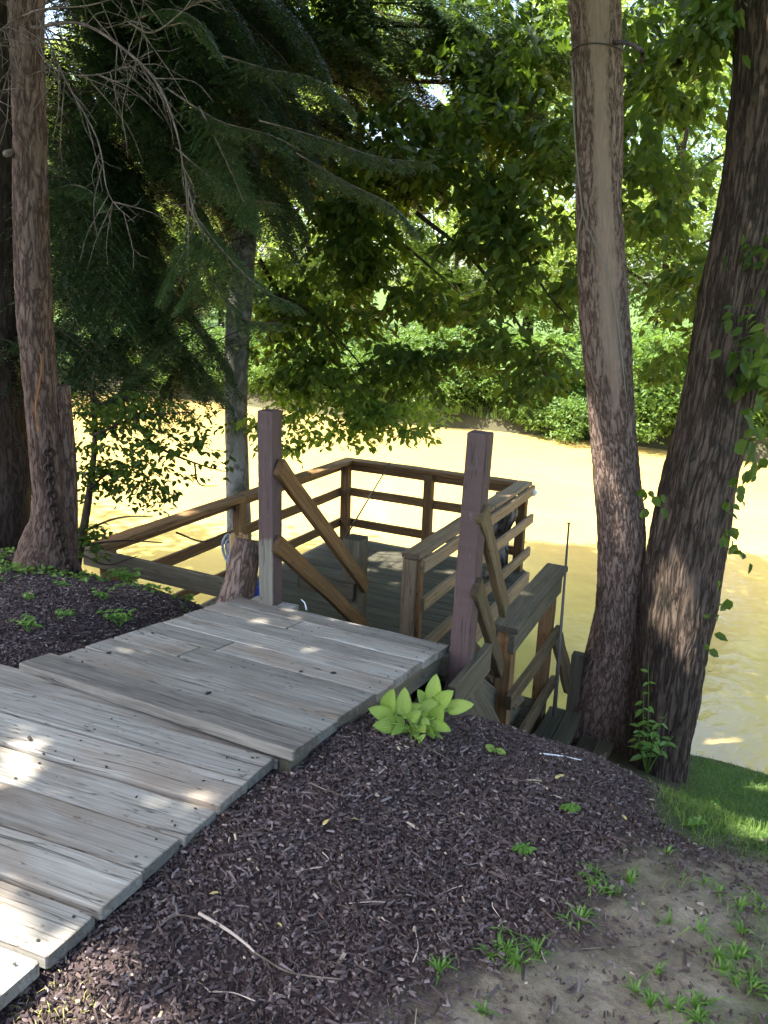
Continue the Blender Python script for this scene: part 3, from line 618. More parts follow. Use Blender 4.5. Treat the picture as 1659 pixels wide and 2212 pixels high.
# --- far left: big dark trunk carrying the black hemlock crown
dB = 6.2
cl4, rd4 = trunk_from_edges([(-80, -30), (-75, 400), (-70, 800), (-62, 1000), (-70, 1180), (-90, 1260)], [(25, -30), (32, 400), (45, 800), (62, 1000), (60, 1100), (75, 1260)], dB)
TB = tree('hemlock_tree', cl4[0], 'black green hemlock tree with broad dark grey trunk behind the chained tree')
up_ = np.array([cl4[-1]+vec(.0, .0, .6*k) for k in range(1, 9)]); path = np.vstack([cl4, up_]); rad = np.concatenate([rd4, np.linspace(rd4[-1], .04, 8)])
MB().tube(spline(path, 90), np.interp(np.linspace(0, len(path)-1, 90), np.arange(len(path)), rad), 32, .5, True, .09).build('trunk', MT['bark_deep'], TB, True)
def hemlock(boughs, nl=.016, nw=.0028, sp=.010, tws=.07, sub=True, mbt=None, hang=.5):
    """boughs: list of (path pts, half width). returns needle arrays"""
    Ps = []; Ds = []; Ns = []
    for pts, hw in boughs:
        Pm = spline(pts, 40); Lm = np.linalg.norm(np.diff(Pm, axis=0), axis=1).sum()
        if mbt is not None: mbt.tube(Pm[::3], np.linspace(.006, .0015, len(Pm[::3])), 5)
        nt_ = max(6, int(Lm/tws)); 
        for k in range(nt_*2):
            f = .12+.88*(k//2+rng.random()*.6)/nt_; f = min(f, .999); i = int(f*39); p = Pm[i]; d = nrm(Pm[min(i+1, 39)]-Pm[max(i-1, 0)])
            sd = nrm(np.cross(d, zz))*(1 if k % 2 else -1); L = hw*(1-.75*f)*(.6+.6*rng.random())+.05
            e = p+(d*.75+sd)*L*.7+vec(0, 0, -hang*L*(.4+.6*rng.random()))
            tw = spline([p, (p+e)/2+vec(0, 0, .06*L), e], 8)
            segs = [tw]
            if sub:
                for j in range(2, 8):
                    dj = nrm(tw[j]-tw[j-1]); sj = np.cross(dj, nrm(np.cross(sd, d)+vec(0, 0, .2)))*(1 if j % 2 else -1)
                    l2 = L*.38*(1-.08*j)*(.6+.7*rng.random()); segs.append(np.array([tw[j], tw[j]+(dj*.6+sj)*l2*.5, tw[j]+(dj*.75+sj)*l2+vec(0, 0, -.25*l2)]))
            for sg in segs:
                ln = np.linalg.norm(np.diff(sg, axis=0), axis=1).sum(); m_ = max(3, int(ln/sp)); x = np.linspace(0, len(sg)-1.001, m_); ix = x.astype(int); fr = (x-ix)[:, None]
                q = sg[ix]*(1-fr)+sg[ix+1]*fr; dd = unit(sg[ix+1]-sg[ix]); ss = unit(np.cross(dd, zz)+1e-4)
                for sgn in (-1, 1):
                    D = unit(dd*.55+ss*sgn+rng.normal(0, .12, (m_, 3))); Ps.append(q); Ds.append(D); Ns.append(np.cross(D, ss*sgn)+zz)
    P = np.concatenate(Ps); D = np.concatenate(Ds); Nn = np.concatenate(Ns); kk = keep(P, 0., 99.); P, D, Nn = P[kk], D[kk], Nn[kk]; Nn = unit(Nn); B = unit(np.cross(D, Nn)); n = len(P); S = nl*(.7+.6*rng.random(n))[:, None]
    V = np.stack([P-B*nw*.4, P+D*S*.5-B*nw, P+D*S, P+D*S*.5+B*nw], 1).reshape(-1, 3)
    F = (np.arange(n)[:, None]*4+np.array([[0, 1, 2, 3]]))
    tone = np.repeat(np.clip(.6*rng.random(n)+.6*np.clip(.5+1.5*fbm(P[:, 0]*2+P[:, 1], P[:, 2]*2, 3), 0, 1)-.1, 0, 1), 4)
    return V, F, tone
bo = []; mbt = MB()
for k in range(150):
    u = 130+500*rng.random(); v = -60+880*rng.random(); d = 5.4+2.6*rng.random()
    if u > 430 and v > 480 and rng.random() < .8: continue
    if u > 440 and v > 640: continue
    e = atd(u, v, d); b = lvl(cl4[10]+vec(.3, .2, 0), min(e[2]+.5+.5*rng.random(), 8.5)); b = b+(e-b)*.35*rng.random()
    L = np.linalg.norm(e-b)
    bo.append(([b, (b+e)/2+vec(0, 0, .18), e, e+nrm(e-b)*.35+vec(0, 0, -.28)], .42+.25*rng.random()))
for k in range(120):
    u = 95+400*rng.random(); v = 330+520*rng.random(); d = 5.8+2.0*rng.random()
    if u > 400 and v > 560: continue
    e = atd(u, v, d); sg = -1 if rng.random() < .6 else 1; b = e+vec(sg*(.35+.6*rng.random()), -.1+.4*rng.random(), .15+.25*rng.random())
    bo.append(([b, (b+e)/2+vec(0, 0, .08), e, e+nrm(e-b)*.22+vec(0, 0, -.16)], .30+.2*rng.random()))
V, F, tone = hemlock(bo, .036, .0062, .018, .08, True, mbt, .6)
np_mesh('crown', V, F, MT['needle'], TB, {'tone': tone}); mbt.build('limb', MT['bark_deep'], TB, True)
bo = []; mbt = MB()
for k in range(72):
    u = 520+720*rng.random(); v = -40+470*rng.random()-120*rng.random(); d = 6.8+2.2*rng.random()
    e = atd(u, v, d); b = e+vec(-.8-1.0*rng.random(), -.3+.5*rng.random(), .25+.3*rng.random())
    bo.append(([b, (b+e)/2+vec(0, 0, .12), e, e+nrm(e-b)*.3+vec(0, 0, -.2)], .40+.2*rng.random()))
V2, F2, tone2 = hemlock(bo, .040, .007, .022, .09, True, mbt, .6)
np_mesh('upper_boughs', V2, F2, MT['needle'], TB, {'tone': tone2}); mbt.build('bough_wood', MT['bark_deep'], TB, True)
# near, lit hemlock boughs
bo = []; mbt = MB()
for (pts, hw) in [
    ([(430, 230, 4.2), (480, 330, 4.1), (520, 420, 4.0), (535, 470, 4.0)], .22), ([(405, 440, 4.2), (440, 520, 4.1), (420, 600, 4.1), (385, 660, 4.1)], .20),
    ([(410, 450, 4.2), (480, 540, 4.1), (560, 620, 4.0), (640, 660, 4.0)], .20), ([(360, 190, 4.3), (470, 260, 4.2), (580, 290, 4.1), (660, 330, 4.1)], .24),
    ([(420, 480, 4.3), (400, 540, 4.2), (370, 590, 4.2), (350, 640, 4.2)], .16), ([(560, 260, 4.6), (700, 300, 4.5), (820, 340, 4.4), (930, 350, 4.4)], .24),
    ([(300, 40, 4.3), (360, 20, 4.2), (420, 40, 4.1), (470, 110, 4.1)], .2), ([(430, 560, 4.3), (480, 640, 4.2), (530, 690, 4.2), (610, 700, 4.1)], .16),
    ([(380, 320, 4.4), (450, 380, 4.3), (500, 420, 4.2), (600, 440, 4.2)], .22), ([(640, 330, 4.8), (740, 390, 4.7), (840, 440, 4.6), (900, 500, 4.6)], .22),
    ([(480, 120, 4.6), (580, 150, 4.5), (680, 170, 4.4), (760, 230, 4.4)], .24), ([(100, 420, 4.5), (150, 400, 4.3), (190, 410, 4.2), (220, 440, 4.2)], .08)]:
    bo.append((np.array([atd(*p) for p in pts]), hw*.72))
V, F, tone = hemlock(bo, .020, .0040, .0070, .040, True, mbt, .55)
np_mesh('near_boughs', V, F, MT['needle_near'], TL, {'tone': tone}); mbt.build('bough_wood', MT['twig'], TL, True)
# --- middle: grey trunk at the water's edge, limbs and leaves over the river
dM = 7.9
cl5, rd5 = trunk_from_edges([(520, 330), (508, 420), (494, 600), (486, 760), (485, 900), (488, 1020), (490, 1120), (488, 1210), (484, 1300)], [(575, 330), (562, 420), (548, 600), (536, 760), (534, 900), (538, 1020), (542, 1120), (545, 1210), (552, 1300)], dM)
TM = tree('tree', cl5[0], 'smooth grey trunk rising behind the tall post with leafy boughs over water')
MB().tube(spline(np.vstack([cl5, [aty(553, 300, dM), aty(575, 200, dM+.1), aty(592, 90, dM+.2), aty(605, -40, dM+.3), aty(610, -200, dM+.4)]]), 110), np.concatenate([np.interp(np.linspace(0, 21, 80), np.arange(22), rd5), np.linspace(rd5[-1]*.85, .05, 30)]), 32, .5, True, .04).build('trunk', MT['bark_grey'], TM, True)
mb = MB()
for pts, r0 in [([(585, 200, 8.), (630, 180, 7.9), (700, 172, 7.7), (790, 200, 7.5)], .05), ([(580, 230, 8.), (660, 250, 7.6), (800, 330, 7.2), (960, 420, 6.9)], .05), ([(570, 300, 8.), (700, 420, 8.2), (860, 520, 8.3), (1000, 640, 8.4)], .045),
                ([(595, 110, 8.), (760, 60, 7.8), (950, 60, 7.4), (1200, 120, 7.)], .05), ([(590, 150, 8.1), (800, 170, 8.4), (1050, 180, 8.4), (1235, 180, 8.2)], .045), ([(545, 345, 7.9), (530, 340, 7.7), (522, 336, 7.6)], .05),
                ([(900, 460, 7.), (1020, 560, 6.7), (1120, 700, 6.5), (1190, 830, 6.4)], .02), ([(1000, 300, 6.9), (1090, 440, 6.6), (1160, 600, 6.4), (1230, 690, 6.3)], .02), ([(560, 560, 7.9), (640, 700, 8.2), (700, 820, 8.3), (760, 900, 8.3)], .025),
                ([(530, 640, 7.9), (610, 640, 7.6), (700, 700, 7.4), (790, 800, 7.3)], .022)]:
    limb(mb, [atd(*p) for p in pts], r0, .006, 8, 16)
mb.build('limb', MT['bark_deep'], TM, True)
def clusters(bl): return np.concatenate([blob(*b) for b in bl])
C_dark = clusters([(800, 60, 8, 260, 110, 1.2, 205), (1080, 120, 7.6, 190, 150, 1.2, 233), (700, 330, 8.6, 160, 110, 1., 79), (1000, 300, 7, 230, 130, 1., 295), (780, 480, 7.4, 130, 110, .8, 152), (1040, 470, 6.8, 150, 90, .8, 116),
                   (1140, 620, 6.5, 110, 130, .6, 98), (960, 650, 7.4, 150, 60, .8, 62), (740, 640, 7.8, 140, 90, .8, 98), (640, 760, 7.8, 110, 90, .7, 71), (1180, 400, 6.6, 80, 180, .7, 98), (1010, 760, 7.2, 200, 50, .7, 53), (1110, 800, 6.6, 110, 70, .6, 44),
                   (900, 800, 7.4, 160, 60, .7, 53)])
HOLES = [(880, 50, 75), (940, 190, 62), (700, 185, 42), (820, 30, 50), (950, 470, 70), (1010, 600, 60), (890, 520, 45), (1130, 690, 60), (1190, 560, 50), (820, 640, 36), (540, 570, 40), (900, 720, 55), (640, 470, 48), (1060, 820, 40), (1160, 250, 36), (1030, 40, 40), (690, 560, 34), (1220, 440, 36), (760, 760, 40), (1090, 350, 26), (720, 300, 30), (990, 720, 40)]
def carve(C, k=1.):
    u, v, w = proj(C); ok = np.ones(len(C), bool)
    for a, b, r in HOLES: ok &= ((u-a)**2+(v-b)**2 > (r*k*.9)**2) | (rng.random(len(C)) < .12)
    return C[ok]
C_dark = carve(C_dark)
def thin(sp):          # clumps and gaps: fewer leaves where a slow noise is low
    P = sp[0]; nz = vnoise(P[:, 0]*2.1+P[:, 1]*.35+20, P[:, 2]*2.1+P[:, 1]*.2+9); u, v, w = proj(P); k = nz > .13+.14*rng.random(len(P))
    for a, b, r in HOLES: k &= ((u-a)**2+(v-b)**2 > (r*(.25+.68*nz))**2) | (rng.random(len(P)) < .10)
    sp = tuple(x[k] for x in sp); return sp[0], sp[1], sp[2], sp[3]*(.72+.5*rng.random(len(sp[3])))
parts = [thin(spray_leaves(C_dark, 15, .22, .098, .5))]
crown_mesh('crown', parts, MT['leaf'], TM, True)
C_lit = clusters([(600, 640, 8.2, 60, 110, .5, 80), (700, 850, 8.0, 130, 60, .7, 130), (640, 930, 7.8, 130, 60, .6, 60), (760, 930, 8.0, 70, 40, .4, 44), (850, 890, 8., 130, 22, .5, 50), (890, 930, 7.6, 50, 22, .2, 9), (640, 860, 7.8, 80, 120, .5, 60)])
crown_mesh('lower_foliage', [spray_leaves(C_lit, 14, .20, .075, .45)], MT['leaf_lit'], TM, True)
# --- hanging foliage of the right-hand trees, then overhead crowns shaped for shade
C_r = clusters([(1450, 120, 6.2, 110, 170, 1.2, 150), (1440, 420, 6.4, 100, 150, 1.2, 120), (1480, 640, 6.6, 90, 120, 1., 70), (1400, 330, 5.6, 70, 220, .6, 40), (1650, 700, 5.2, 40, 260, .6, 60), (1560, 60, 5.2, 90, 90, .6, 60), (1420, 760, 6.8, 50, 60, .5, 16)])
HOLES += [(1450, 300, 60), (1420, 560, 55), (1500, 480, 45), (1400, 720, 50), (1480, 180, 40), (1560, 130, 45), (1620, 60, 45), (1440, 60, 40), (1390, 420, 40), (1540, 330, 36), (1470, 700, 36)]
C_r = carve(C_r)
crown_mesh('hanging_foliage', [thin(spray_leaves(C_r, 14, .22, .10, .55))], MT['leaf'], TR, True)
def canopy(cb, owner, zmin):  # unseen crowns above the frame, sized and placed to block the sun
    C = np.concatenate([ball(*b) for b in cb]); C = C[(C[:, 2] > zmin(C))]; C = C[keep(C)]
    P, D, Nn, S = spray_leaves(C, 16, .36, .165, .3); k_ = keep(P); crown_mesh('crown', [(P[k_], D[k_], Nn[k_], S[k_])], MT['leaf_top'], owner)
above = lambda C: 3.35+np.maximum(np.maximum(C[:, 1], 0)*.335+.45, 2.0)
canopy([((.6, 1.2, 7.6), (3.4, 3.0, 1.4), 950), ((-1.0, 2.9, 7.3), (2.4, 2.2, 1.3), 1100)], TR, above)
canopy([((3.4, 2.6, 7.8), (2.8, 3.4, 1.5), 800)], TF, above)
canopy([((-3.8, 3.6, 8.0), (2.8, 3.2, 1.6), 1300), ((-5., 1.0, 7.8), (2.4, 2.2, 1.4), 700)], TL, above)
canopy([((-2.2, 8.0, 8.8), (3.8, 3.4, 2.0), 1700), ((1.6, 7.2, 8.2), (2.6, 2.6, 1.6), 800)], TM, above)
canopy([((-5.6, 6.4, 8.6), (3.4, 3.4, 2.2), 1200), ((-9.2, 9.0, 8.6), (3.2, 3.6, 2.), 900)], TB, above)  # broadleaf crowns added over the hemlock to shade the left water
# --- left bank sapling in front of the water
TS = tree('sapling', gat(165, 1232), 'small crooked sapling with dark leafy twigs against bright water')
mb = MB(); yS = 5.3
for pts, r0 in [([(160, 1245, yS), (185, 1120, yS), (205, 960, yS+.2), (200, 860, yS+.3), (215, 740, yS+.3)], .035), ([(205, 940, yS), (300, 900, yS), (420, 890, yS)], .012), ([(210, 880, yS+.3), (280, 860, yS+.3), (300, 920, yS+.3), (340, 965, yS+.3), (420, 1000, yS+.4), (490, 1020, yS+.5)], .022),
                ([(170, 1180, yS), (260, 1168, yS-.1), (350, 1172, yS-.1)], .010), ([(165, 1155, yS), (250, 1120, yS), (330, 1115, yS)], .010), ([(190, 1060, yS), (240, 1020, yS), (330, 1000, yS)], .010), ([(420, 1000, yS+.4), (430, 1045, yS+.4), (470, 1050, yS+.4)], .008),
                ([(170, 1195, yS), (230, 1220, yS-.2), (300, 1200, yS-.2)], .007), ([(380, 1150, yS+.6), (440, 1170, yS+.6), (490, 1150, yS+.7)], .008)]:
    limb(mb, [atd(*p) for p in pts], r0, .003, 7, 14)
mb.build('trunk', MT['bark_deep'], TS, True)
C = clusters([(260, 960, 5.3, 110, 40, .3, 16), (250, 1020, 5.3, 80, 25, .3, 12), (330, 1010, 5.3, 90, 30, .3, 12), (300, 1060, 5.3, 70, 28, .3, 14), (330, 900, 5.5, 160, 40, .4, 33), (400, 950, 5.6, 100, 40, .4, 12), (250, 880, 5.5, 100, 40, .4, 27), (200, 1060, 5.3, 30, 80, .3, 11), (185, 1160, 5.2, 25, 70, .2, 11), (440, 980, 5.7, 60, 60, .3, 8), (340, 1085, 5.3, 30, 20, .2, 4)])
crown_mesh('crown', [spray_leaves(C, 14, .14, .050, .35, .2)], MT['leaf'], TS, True)
# --- vine on the leaning tree, sapling between the trunks
VN = thing('ivy_vine', cl2[0]+vec(.2, 0, .2), 'green vine leaves climbing outer edge of dark leaning trunk', 'vine')
vp = []
for (u, v, sp) in [(1610, 905, 30), (1600, 960, 28), (1590, 1040, 20), (1590, 1070, 20), (1620, 1020, 24), (1575, 1100, 18), (1565, 1180, 20), (1575, 1170, 22), (1600, 1200, 16), (1556, 1260, 10), (1560, 1295, 16), (1545, 1370, 12), (1530, 1400, 10), (1540, 1330, 10), (1525, 1450, 8), (1400, 1060, 16), (1410, 1090, 18), (1395, 1080, 14), (1640, 860, 40), (1645, 760, 40), (1640, 1000, 20)]:
    for k in range(int(sp/4.6)): vp.append(atd(u+rng.normal(0, sp*.55), v+rng.normal(0, sp*.75), 3.0+.15*rng.normal()))
vp = np.array(vp); n = len(vp); D = unit(np.stack([rng.normal(.2, .6, n), rng.normal(-.2, .5, n), rng.normal(-.8, .3, n)], 1)); Nn = rng.normal(0, .5, (n, 3))+vec(0, -1, .4); Nn = unit(Nn-D*(Nn*D).sum(1)[:, None])
crown_mesh('foliage', [(vp, D, Nn,   .046*(.6+.8*rng.random(n)))], MT['leaf'], VN, True, .38)
mb = MB(); limb(mb, [aty(1505, 1500, cl2[0][1]+.1), aty(1545, 1280, cl2[0][1]+.25), aty(1580, 1070, cl2[0][1]+.45), aty(1618, 880, cl2[0][1]+.6)], .008, .004, 6, 14); mb.build('stem', MT['bark_deep'], VN, True)
def herb(name, base, label, cat, stems, size, mat, group=None, wid=.3, per=6, spread=.6):
    """upright leafy stems: list of (u, v) tips"""
    th_ = thing(name, base, label, cat, group); mb = MB(); Ps = []; Ds = []; Ns = []; S = []
    for tip in stems:
        P = spline([base, base+(tip-base)*.5+vec(rng.normal(0, .01), 0, .12*np.linalg.norm(tip-base)), tip], 9); mb.tube(P, np.linspace(size*.05, size*.02, 9), 5)
        for k in range(per):
            f = .35+.65*(k+.5)/per; p = P[min(8, int(f*8))]; a = k*2.4+rng.random()
            Ps.append(p); Ds.append(vec(math.cos(a), math.sin(a)*.9-.2, .15-.5*rng.random()*spread)); Ns.append(vec(rng.normal(0, .2), rng.normal(-.25, .2), 1)); S.append(size*(.7+.6*rng.random())*(1.1-.4*f))
    D = unit(np.array(Ds)); Nn = np.array(Ns); Nn = unit(Nn-D*(Nn*D).sum(1)[:, None])
    crown_mesh('leaves', [(np.array(Ps), D, Nn, np.array(S))], mat, th_, True, wid); mb.build('stem', mat, th_, True); return th_
b = aty(1405, 1612, gat(1420, 1672)[1]-.16); b[2] = float(G(b[0], b[1]))
herb('seedling_tree', b, 'leafy green seedling growing between the two right trunks', 'seedling', [aty(u, v, b[1]-.02+.04*rng.normal()) for u, v in [(1400, 1430), (1390, 1500), (1440, 1540), (1380, 1560), (1455, 1590), (1410, 1560), (1370, 1590)]], .085, MT['weed'], wid=.24, per=7, spread=1.6)
# ------------------------------------------------------------------ far bank: trees and bushes, each its own
def far_crown(r, h, n, per=13):
    cs = []
    for k in range(int(16+r*4)):
        a = rng.random()*6.28; q = rng.random()**.6; zf = rng.random(); rr_ = r*(.45+.75*math.sin(math.pi*min(1, .15+.85*zf)))*.8*q
        cs.append(ball((rr_*math.cos(a), rr_*math.sin(a), h*(.16+.84*zf)), (r*.36, r*.36, h*.10), n//int(16+r*4)))
    C = np.concatenate(cs); return spray_leaves(C, per, .40, .145, .35)
def make_far(name, r, h, n, mat, label, cat, group, tr):
    t = thing(name, vec(0, 0, 0), label, cat, group)
    mb = MB(); mb.tube(spline([(0, 0, -.4), (.05, 0, h*.4), (-.1, .1, h*.85)], 14), np.linspace(tr, tr*.25, 14), 12, .5, True, .06)
    for k in range(7):
        a = k*2.2; z0 = h*(.25+.08*k); mb.tube(spline([(0, 0, z0), (r*.4*math.cos(a), r*.4*math.sin(a), z0+h*.08), (r*.8*math.cos(a), r*.8*math.sin(a), z0+h*.1)], 8), np.linspace(tr*.4, tr*.08, 8), 6)
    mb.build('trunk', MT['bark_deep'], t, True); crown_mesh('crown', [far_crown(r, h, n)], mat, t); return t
def copy_tree(o, loc, rz, s):
    c = o.copy(); col.objects.link(c); c.location = tuple(loc); c.rotation_euler = (0, 0, rz); c.scale = (s, s, s*(.9+.25*rng.random()))
    for ch in o.children:
        d = ch.copy(); col.objects.link(d); d.parent = c
    return c
GT = 'trees along the far bank'
protos = [make_far('broadleaf_tree', 3.0, 10.5, 1900, MT['leaf_far'], 'tall sunlit green tree in the row on the far bank', 'tree', GT, .17),
          make_far('broadleaf_tree', 2.5, 8.6, 1600, MT['leaf_far'], 'tall sunlit green tree in the row on the far bank', 'tree', GT, .13),
          make_far('broadleaf_tree', 3.4, 12.0, 2100, MT['leaf_far'], 'tall sunlit green tree in the row on the far bank', 'tree', GT, .2)]
def spot(s, t):
    p = SD*s+TD*t; return vec(p[0], p[1], float(G(p[0], p[1]))-.1)
spots = []
for k in range(15): spots.append((22.3+2.2*rng.random(), -30+3.0*k+rng.normal(0, .5)))
for k in range(11): spots.append((28+4*rng.random(), -32+4.8*k+rng.normal(0, 1.)))
used = [False]*3
for i, (s, t) in enumerate(spots):
    j = i % 3; o = protos[j]; sc_ = .82+.4*rng.random()
    if -11.5 < t*23/s < -8.2 or t*23/s > -2.: sc_ *= .72
    if not used[j]: used[j] = True; o.location = tuple(spot(s, t)); o.rotation_euler = (0, 0, rng.random()*6); o.scale = (sc_,)*3
    else: copy_tree(o, spot(s, t), rng.random()*6.28, sc_)
def make_bush(label, group):
    t = thing('bush', vec(0, 0, 0), label, 'bush', group)
    C = np.concatenate([ball((rng.normal(0, .6), rng.normal(0, .5), .5+.4*rng.random()), (.6, .6, .55), 75) for k in range(9)]); C[:, 2] = np.abs(C[:, 2])
    crown_mesh('foliage', [spray_leaves(C, 12, .22, .085, .3)], MT['leaf_bush'], t)
    mb = MB()
    for k in range(6): a = k*1.05; mb.tube(spline([(0, 0, -.1), (.3*math.cos(a), .3*math.sin(a), .5), (.7*math.cos(a), .7*math.sin(a), 1.)], 6), np.linspace(.025, .008, 6), 5)
    mb.build('stem', MT['bark_deep'], t, True); return t
bush = make_bush('low leafy bush at the water line of the far bank', 'bushes along the far bank'); first = True
for k in range(46):
    s = (20.0 if k % 2 else 20.9)+.7*rng.random(); t = -22+.72*k+rng.normal(0, .4); p = spot(s, t); sc_ = .45+1.0*rng.random()**1.4+(.25 if k % 2 == 0 else 0)
    if first: bush.location = tuple(p); bush.scale = (sc_,)*3; first = False
    else: copy_tree(bush, p, rng.random()*6.28, sc_)
# far bank grass fringe
def blades(P, h, w, lean=.5):
    n = len(P); a = rng.random(n)*6.28; d = np.stack([np.cos(a), np.sin(a), np.zeros(n)], 1); sd = np.stack([-np.sin(a), np.cos(a), np.zeros(n)], 1)
    H = (h*(.5+.8*rng.random(n)))[:, None]; le = (lean*rng.random(n))[:, None]; W = (w*(.7+.6*rng.random(n)))[:, None]
    V = np.stack([P-sd*W, P+sd*W, P+zz*H*.6+d*H*le*.4+sd*W*.75, P+zz*H*.6+d*H*le*.4-sd*W*.75, P+zz*H*(1-.4*le)+d*H*le*1.1], 1).reshape(-1, 3)
    i = np.arange(n)*5; F = [f for k in i for f in ((k, k+1, k+2, k+3), (k+3, k+2, k+4))]
    return V, F, np.repeat(rng.random(n), 5)
def scatter(n, x0, x1, y0, y1): return rng.uniform(x0, x1, n), rng.uniform(y0, y1, n)
def onG(x, y): return np.stack([x, y, G(x, y)], 1)
tt_ = rng.uniform(-25, 12, 9000); ss_ = 20.1+rng.random(9000)**2*2.; q = SD*ss_[:, None]+TD*tt_[:, None]; q[:, 2] = G(q[:, 0], q[:, 1]); q = q[q[:, 2] > .03]
V, F, tn = blades(q, .26, .014, 1.3); tag(np_mesh('bank_grass', V, F, MT['grass'], None, {'tone': tn}), 'tall green grass along the far river bank', 'grass', kind='stuff')
# ------------------------------------------------------------------ mulch, lawn, grass
x, y = scatter(300000, -3.2, 2.4, .75, 5.2)
zd, zl, zm = zones(x, y); s = x*SD[0]+y*SD[1]; t = x*TD[0]+y*TD[1]
tw = ((np.stack([x, y], 1)-P0[:2])@ac[:2])
onwalk = (tw > .03) & (tw < W_-.02) & (s < 3.36) & (s > 1.9)
q2 = np.stack([x, y], 1)-S2[:2]; _n = vec(-ac2[1], ac2[0]); on2 = (q2@(al2[:2]/1) < .05)
fa = (q2[:, 0]*al2[1]-q2[:, 1]*al2[0])/(ac2[0]*al2[1]-ac2[1]*al2[0]); onwalk |= on2 & (fa < -.015) & (fa > -1.3)
dens = (1-zd)*(1-zl)*(s < 3.75)*np.where(zl > .3, 0, 1); dens = np.maximum(dens, .13*(zd > .3)*(s < 2.9))
k_ = (rng.random(len(x)) < dens) & ~onwalk & (rng.random(len(x)) < np.clip(2.6/np.hypot(x, y), .25, 1))
x, y = x[k_], y[k_]; n = len(x)
P = onG(x, y)+zz*(.002+.010*rng.random(n))[:, None]; az_ = rng.random(n)*6.28; tilt = rng.normal(0, .13, n)
D = np.stack([np.cos(az_)*np.cos(tilt), np.sin(az_)*np.cos(tilt), np.sin(tilt)], 1); Nn = unit(vec(0, 0, 1)+rng.normal(0, .22, (n, 3))); Nn = unit(Nn-D*(Nn*D).sum(1)[:, None]); B = np.cross(D, Nn)
L = np.where(rng.random(n) < .90, .0025+.0075*rng.random(n), .009+.020*rng.random(n)**1.5)[:, None]; Wd = (.0012+.0046*rng.random(n)**1.6)[:, None]; H = (.001+.002*rng.random(n))[:, None]
V = np.stack([P-D*L-B*Wd*.6, P+D*L-B*Wd, P+D*L*.9+B*Wd, P-D*L*1.1+B*Wd*.8, P-D*L*.7+Nn*H*2, P+D*L*.7+Nn*H*2.4], 1).reshape(-1, 3)
i = np.arange(n)*6; F = np.concatenate([np.stack([i+a for a in f], 1) for f in ((0, 1, 5, 4), (1, 2, 5, 5), (2, 3, 4, 5), (3, 0, 4, 4))]).tolist()
F = [tuple(dict.fromkeys(f)) for f in F]
g = np.stack([np.tile([-1, 1, 1, -1, -.7, .7], n)*np.repeat(L[:, 0], 6)+np.repeat(rng.random(n)*9, 6), np.repeat(rng.random(n)*9, 6), np.tile([-1., -1, 1, 1, 0, 0], n)*np.repeat(Wd[:, 0], 6)], 1)
tag(np_mesh('mulch', V, F, MT['chip'], None, {'tone': np.repeat(rng.random(n), 6), 'gc': g}), 'dark brown shredded bark mulch covering the bed', 'mulch', kind='stuff')
x, y = scatter(160000, -.6, 6.5, 1.0, 6.5)
zd, zl, zm = zones(x, y); s = x*SD[0]+y*SD[1]; t = x*TD[0]+y*TD[1]
k_ = (zl*np.where(t > -.2, 1, 0)*(s > 2.4) > rng.random(len(x))*.9) & (zm < .5); P = onG(x[k_], y[k_]); P = P[P[:, 2] > .0]
V, F, tn = blades(P, .04, .0016, .9); tag(np_mesh('lawn', V, F, MT['grass'], None, {'tone': tn}), 'short sunlit lawn grass sloping to the water', 'grass', kind='stuff')
x, y = scatter(60000, -.3, 2.6, .8, 3.2); zd, zl, zm = zones(x, y); pt = np.clip(fbm(x*4+3, y*4)*4-.15, 0, 1)
k_ = rng.random(len(x)) < (zl*.5+.2*zd)*pt; P = onG(x[k_], y[k_])
V, F, tn = blades(P, .034, .0013, 1.2); tag(np_mesh('thin_grass', V, F, MT['grass'], None, {'tone': tn}), 'thin patchy grass on bare dirt', 'grass', kind='stuff')
def tuft(u, v, n, h, label, group):
    b = gat(u, v); a = rng.random(n)*6.28; q = .006*rng.random(n); P = onG(b[0]+np.cos(a)*q, b[1]+np.sin(a)*q)-zz*.003
    V, F, tn = blades(P, h, .0030, 1.9); return tag(np_mesh('grass_tuft', V, F, MT['weed'], None, {'tone': tn}), label, 'grass', group)
for (u, v, n, sp) in [(1080, 2050, 6, 30), (1130, 2085, 4, 26), (960, 2105, 3, 16), (1165, 2060, 3, 16), (1285, 1880, 5, 28), (1310, 1930, 7, 36), (1260, 1990, 3, 24), (1360, 1900, 3, 24), (1230, 2000, 2, 14), (1440, 1870, 2, 20), (1560, 2080, 7, 50), (1400, 2170, 6, 50), (1510, 2180, 7, 55), (1610, 2140, 7, 45), (1640, 1960, 4, 36), (1480, 2010, 3, 40), (1050, 2195, 2, 14), (1560, 1900, 3, 40), (1600, 2040, 4, 40)]:
    for k in range(max(1, int(n*.75))):
        uu = u+rng.normal(0, sp*.6)
        if uu > 1700: continue
        tuft(uu, min(v+rng.normal(0, sp*.5), 2230), int(9+9*rng.random()), .026+.016*rng.random(), 'green crabgrass tuft sprouting from bare dirt beside the mulch', 'crabgrass tufts')
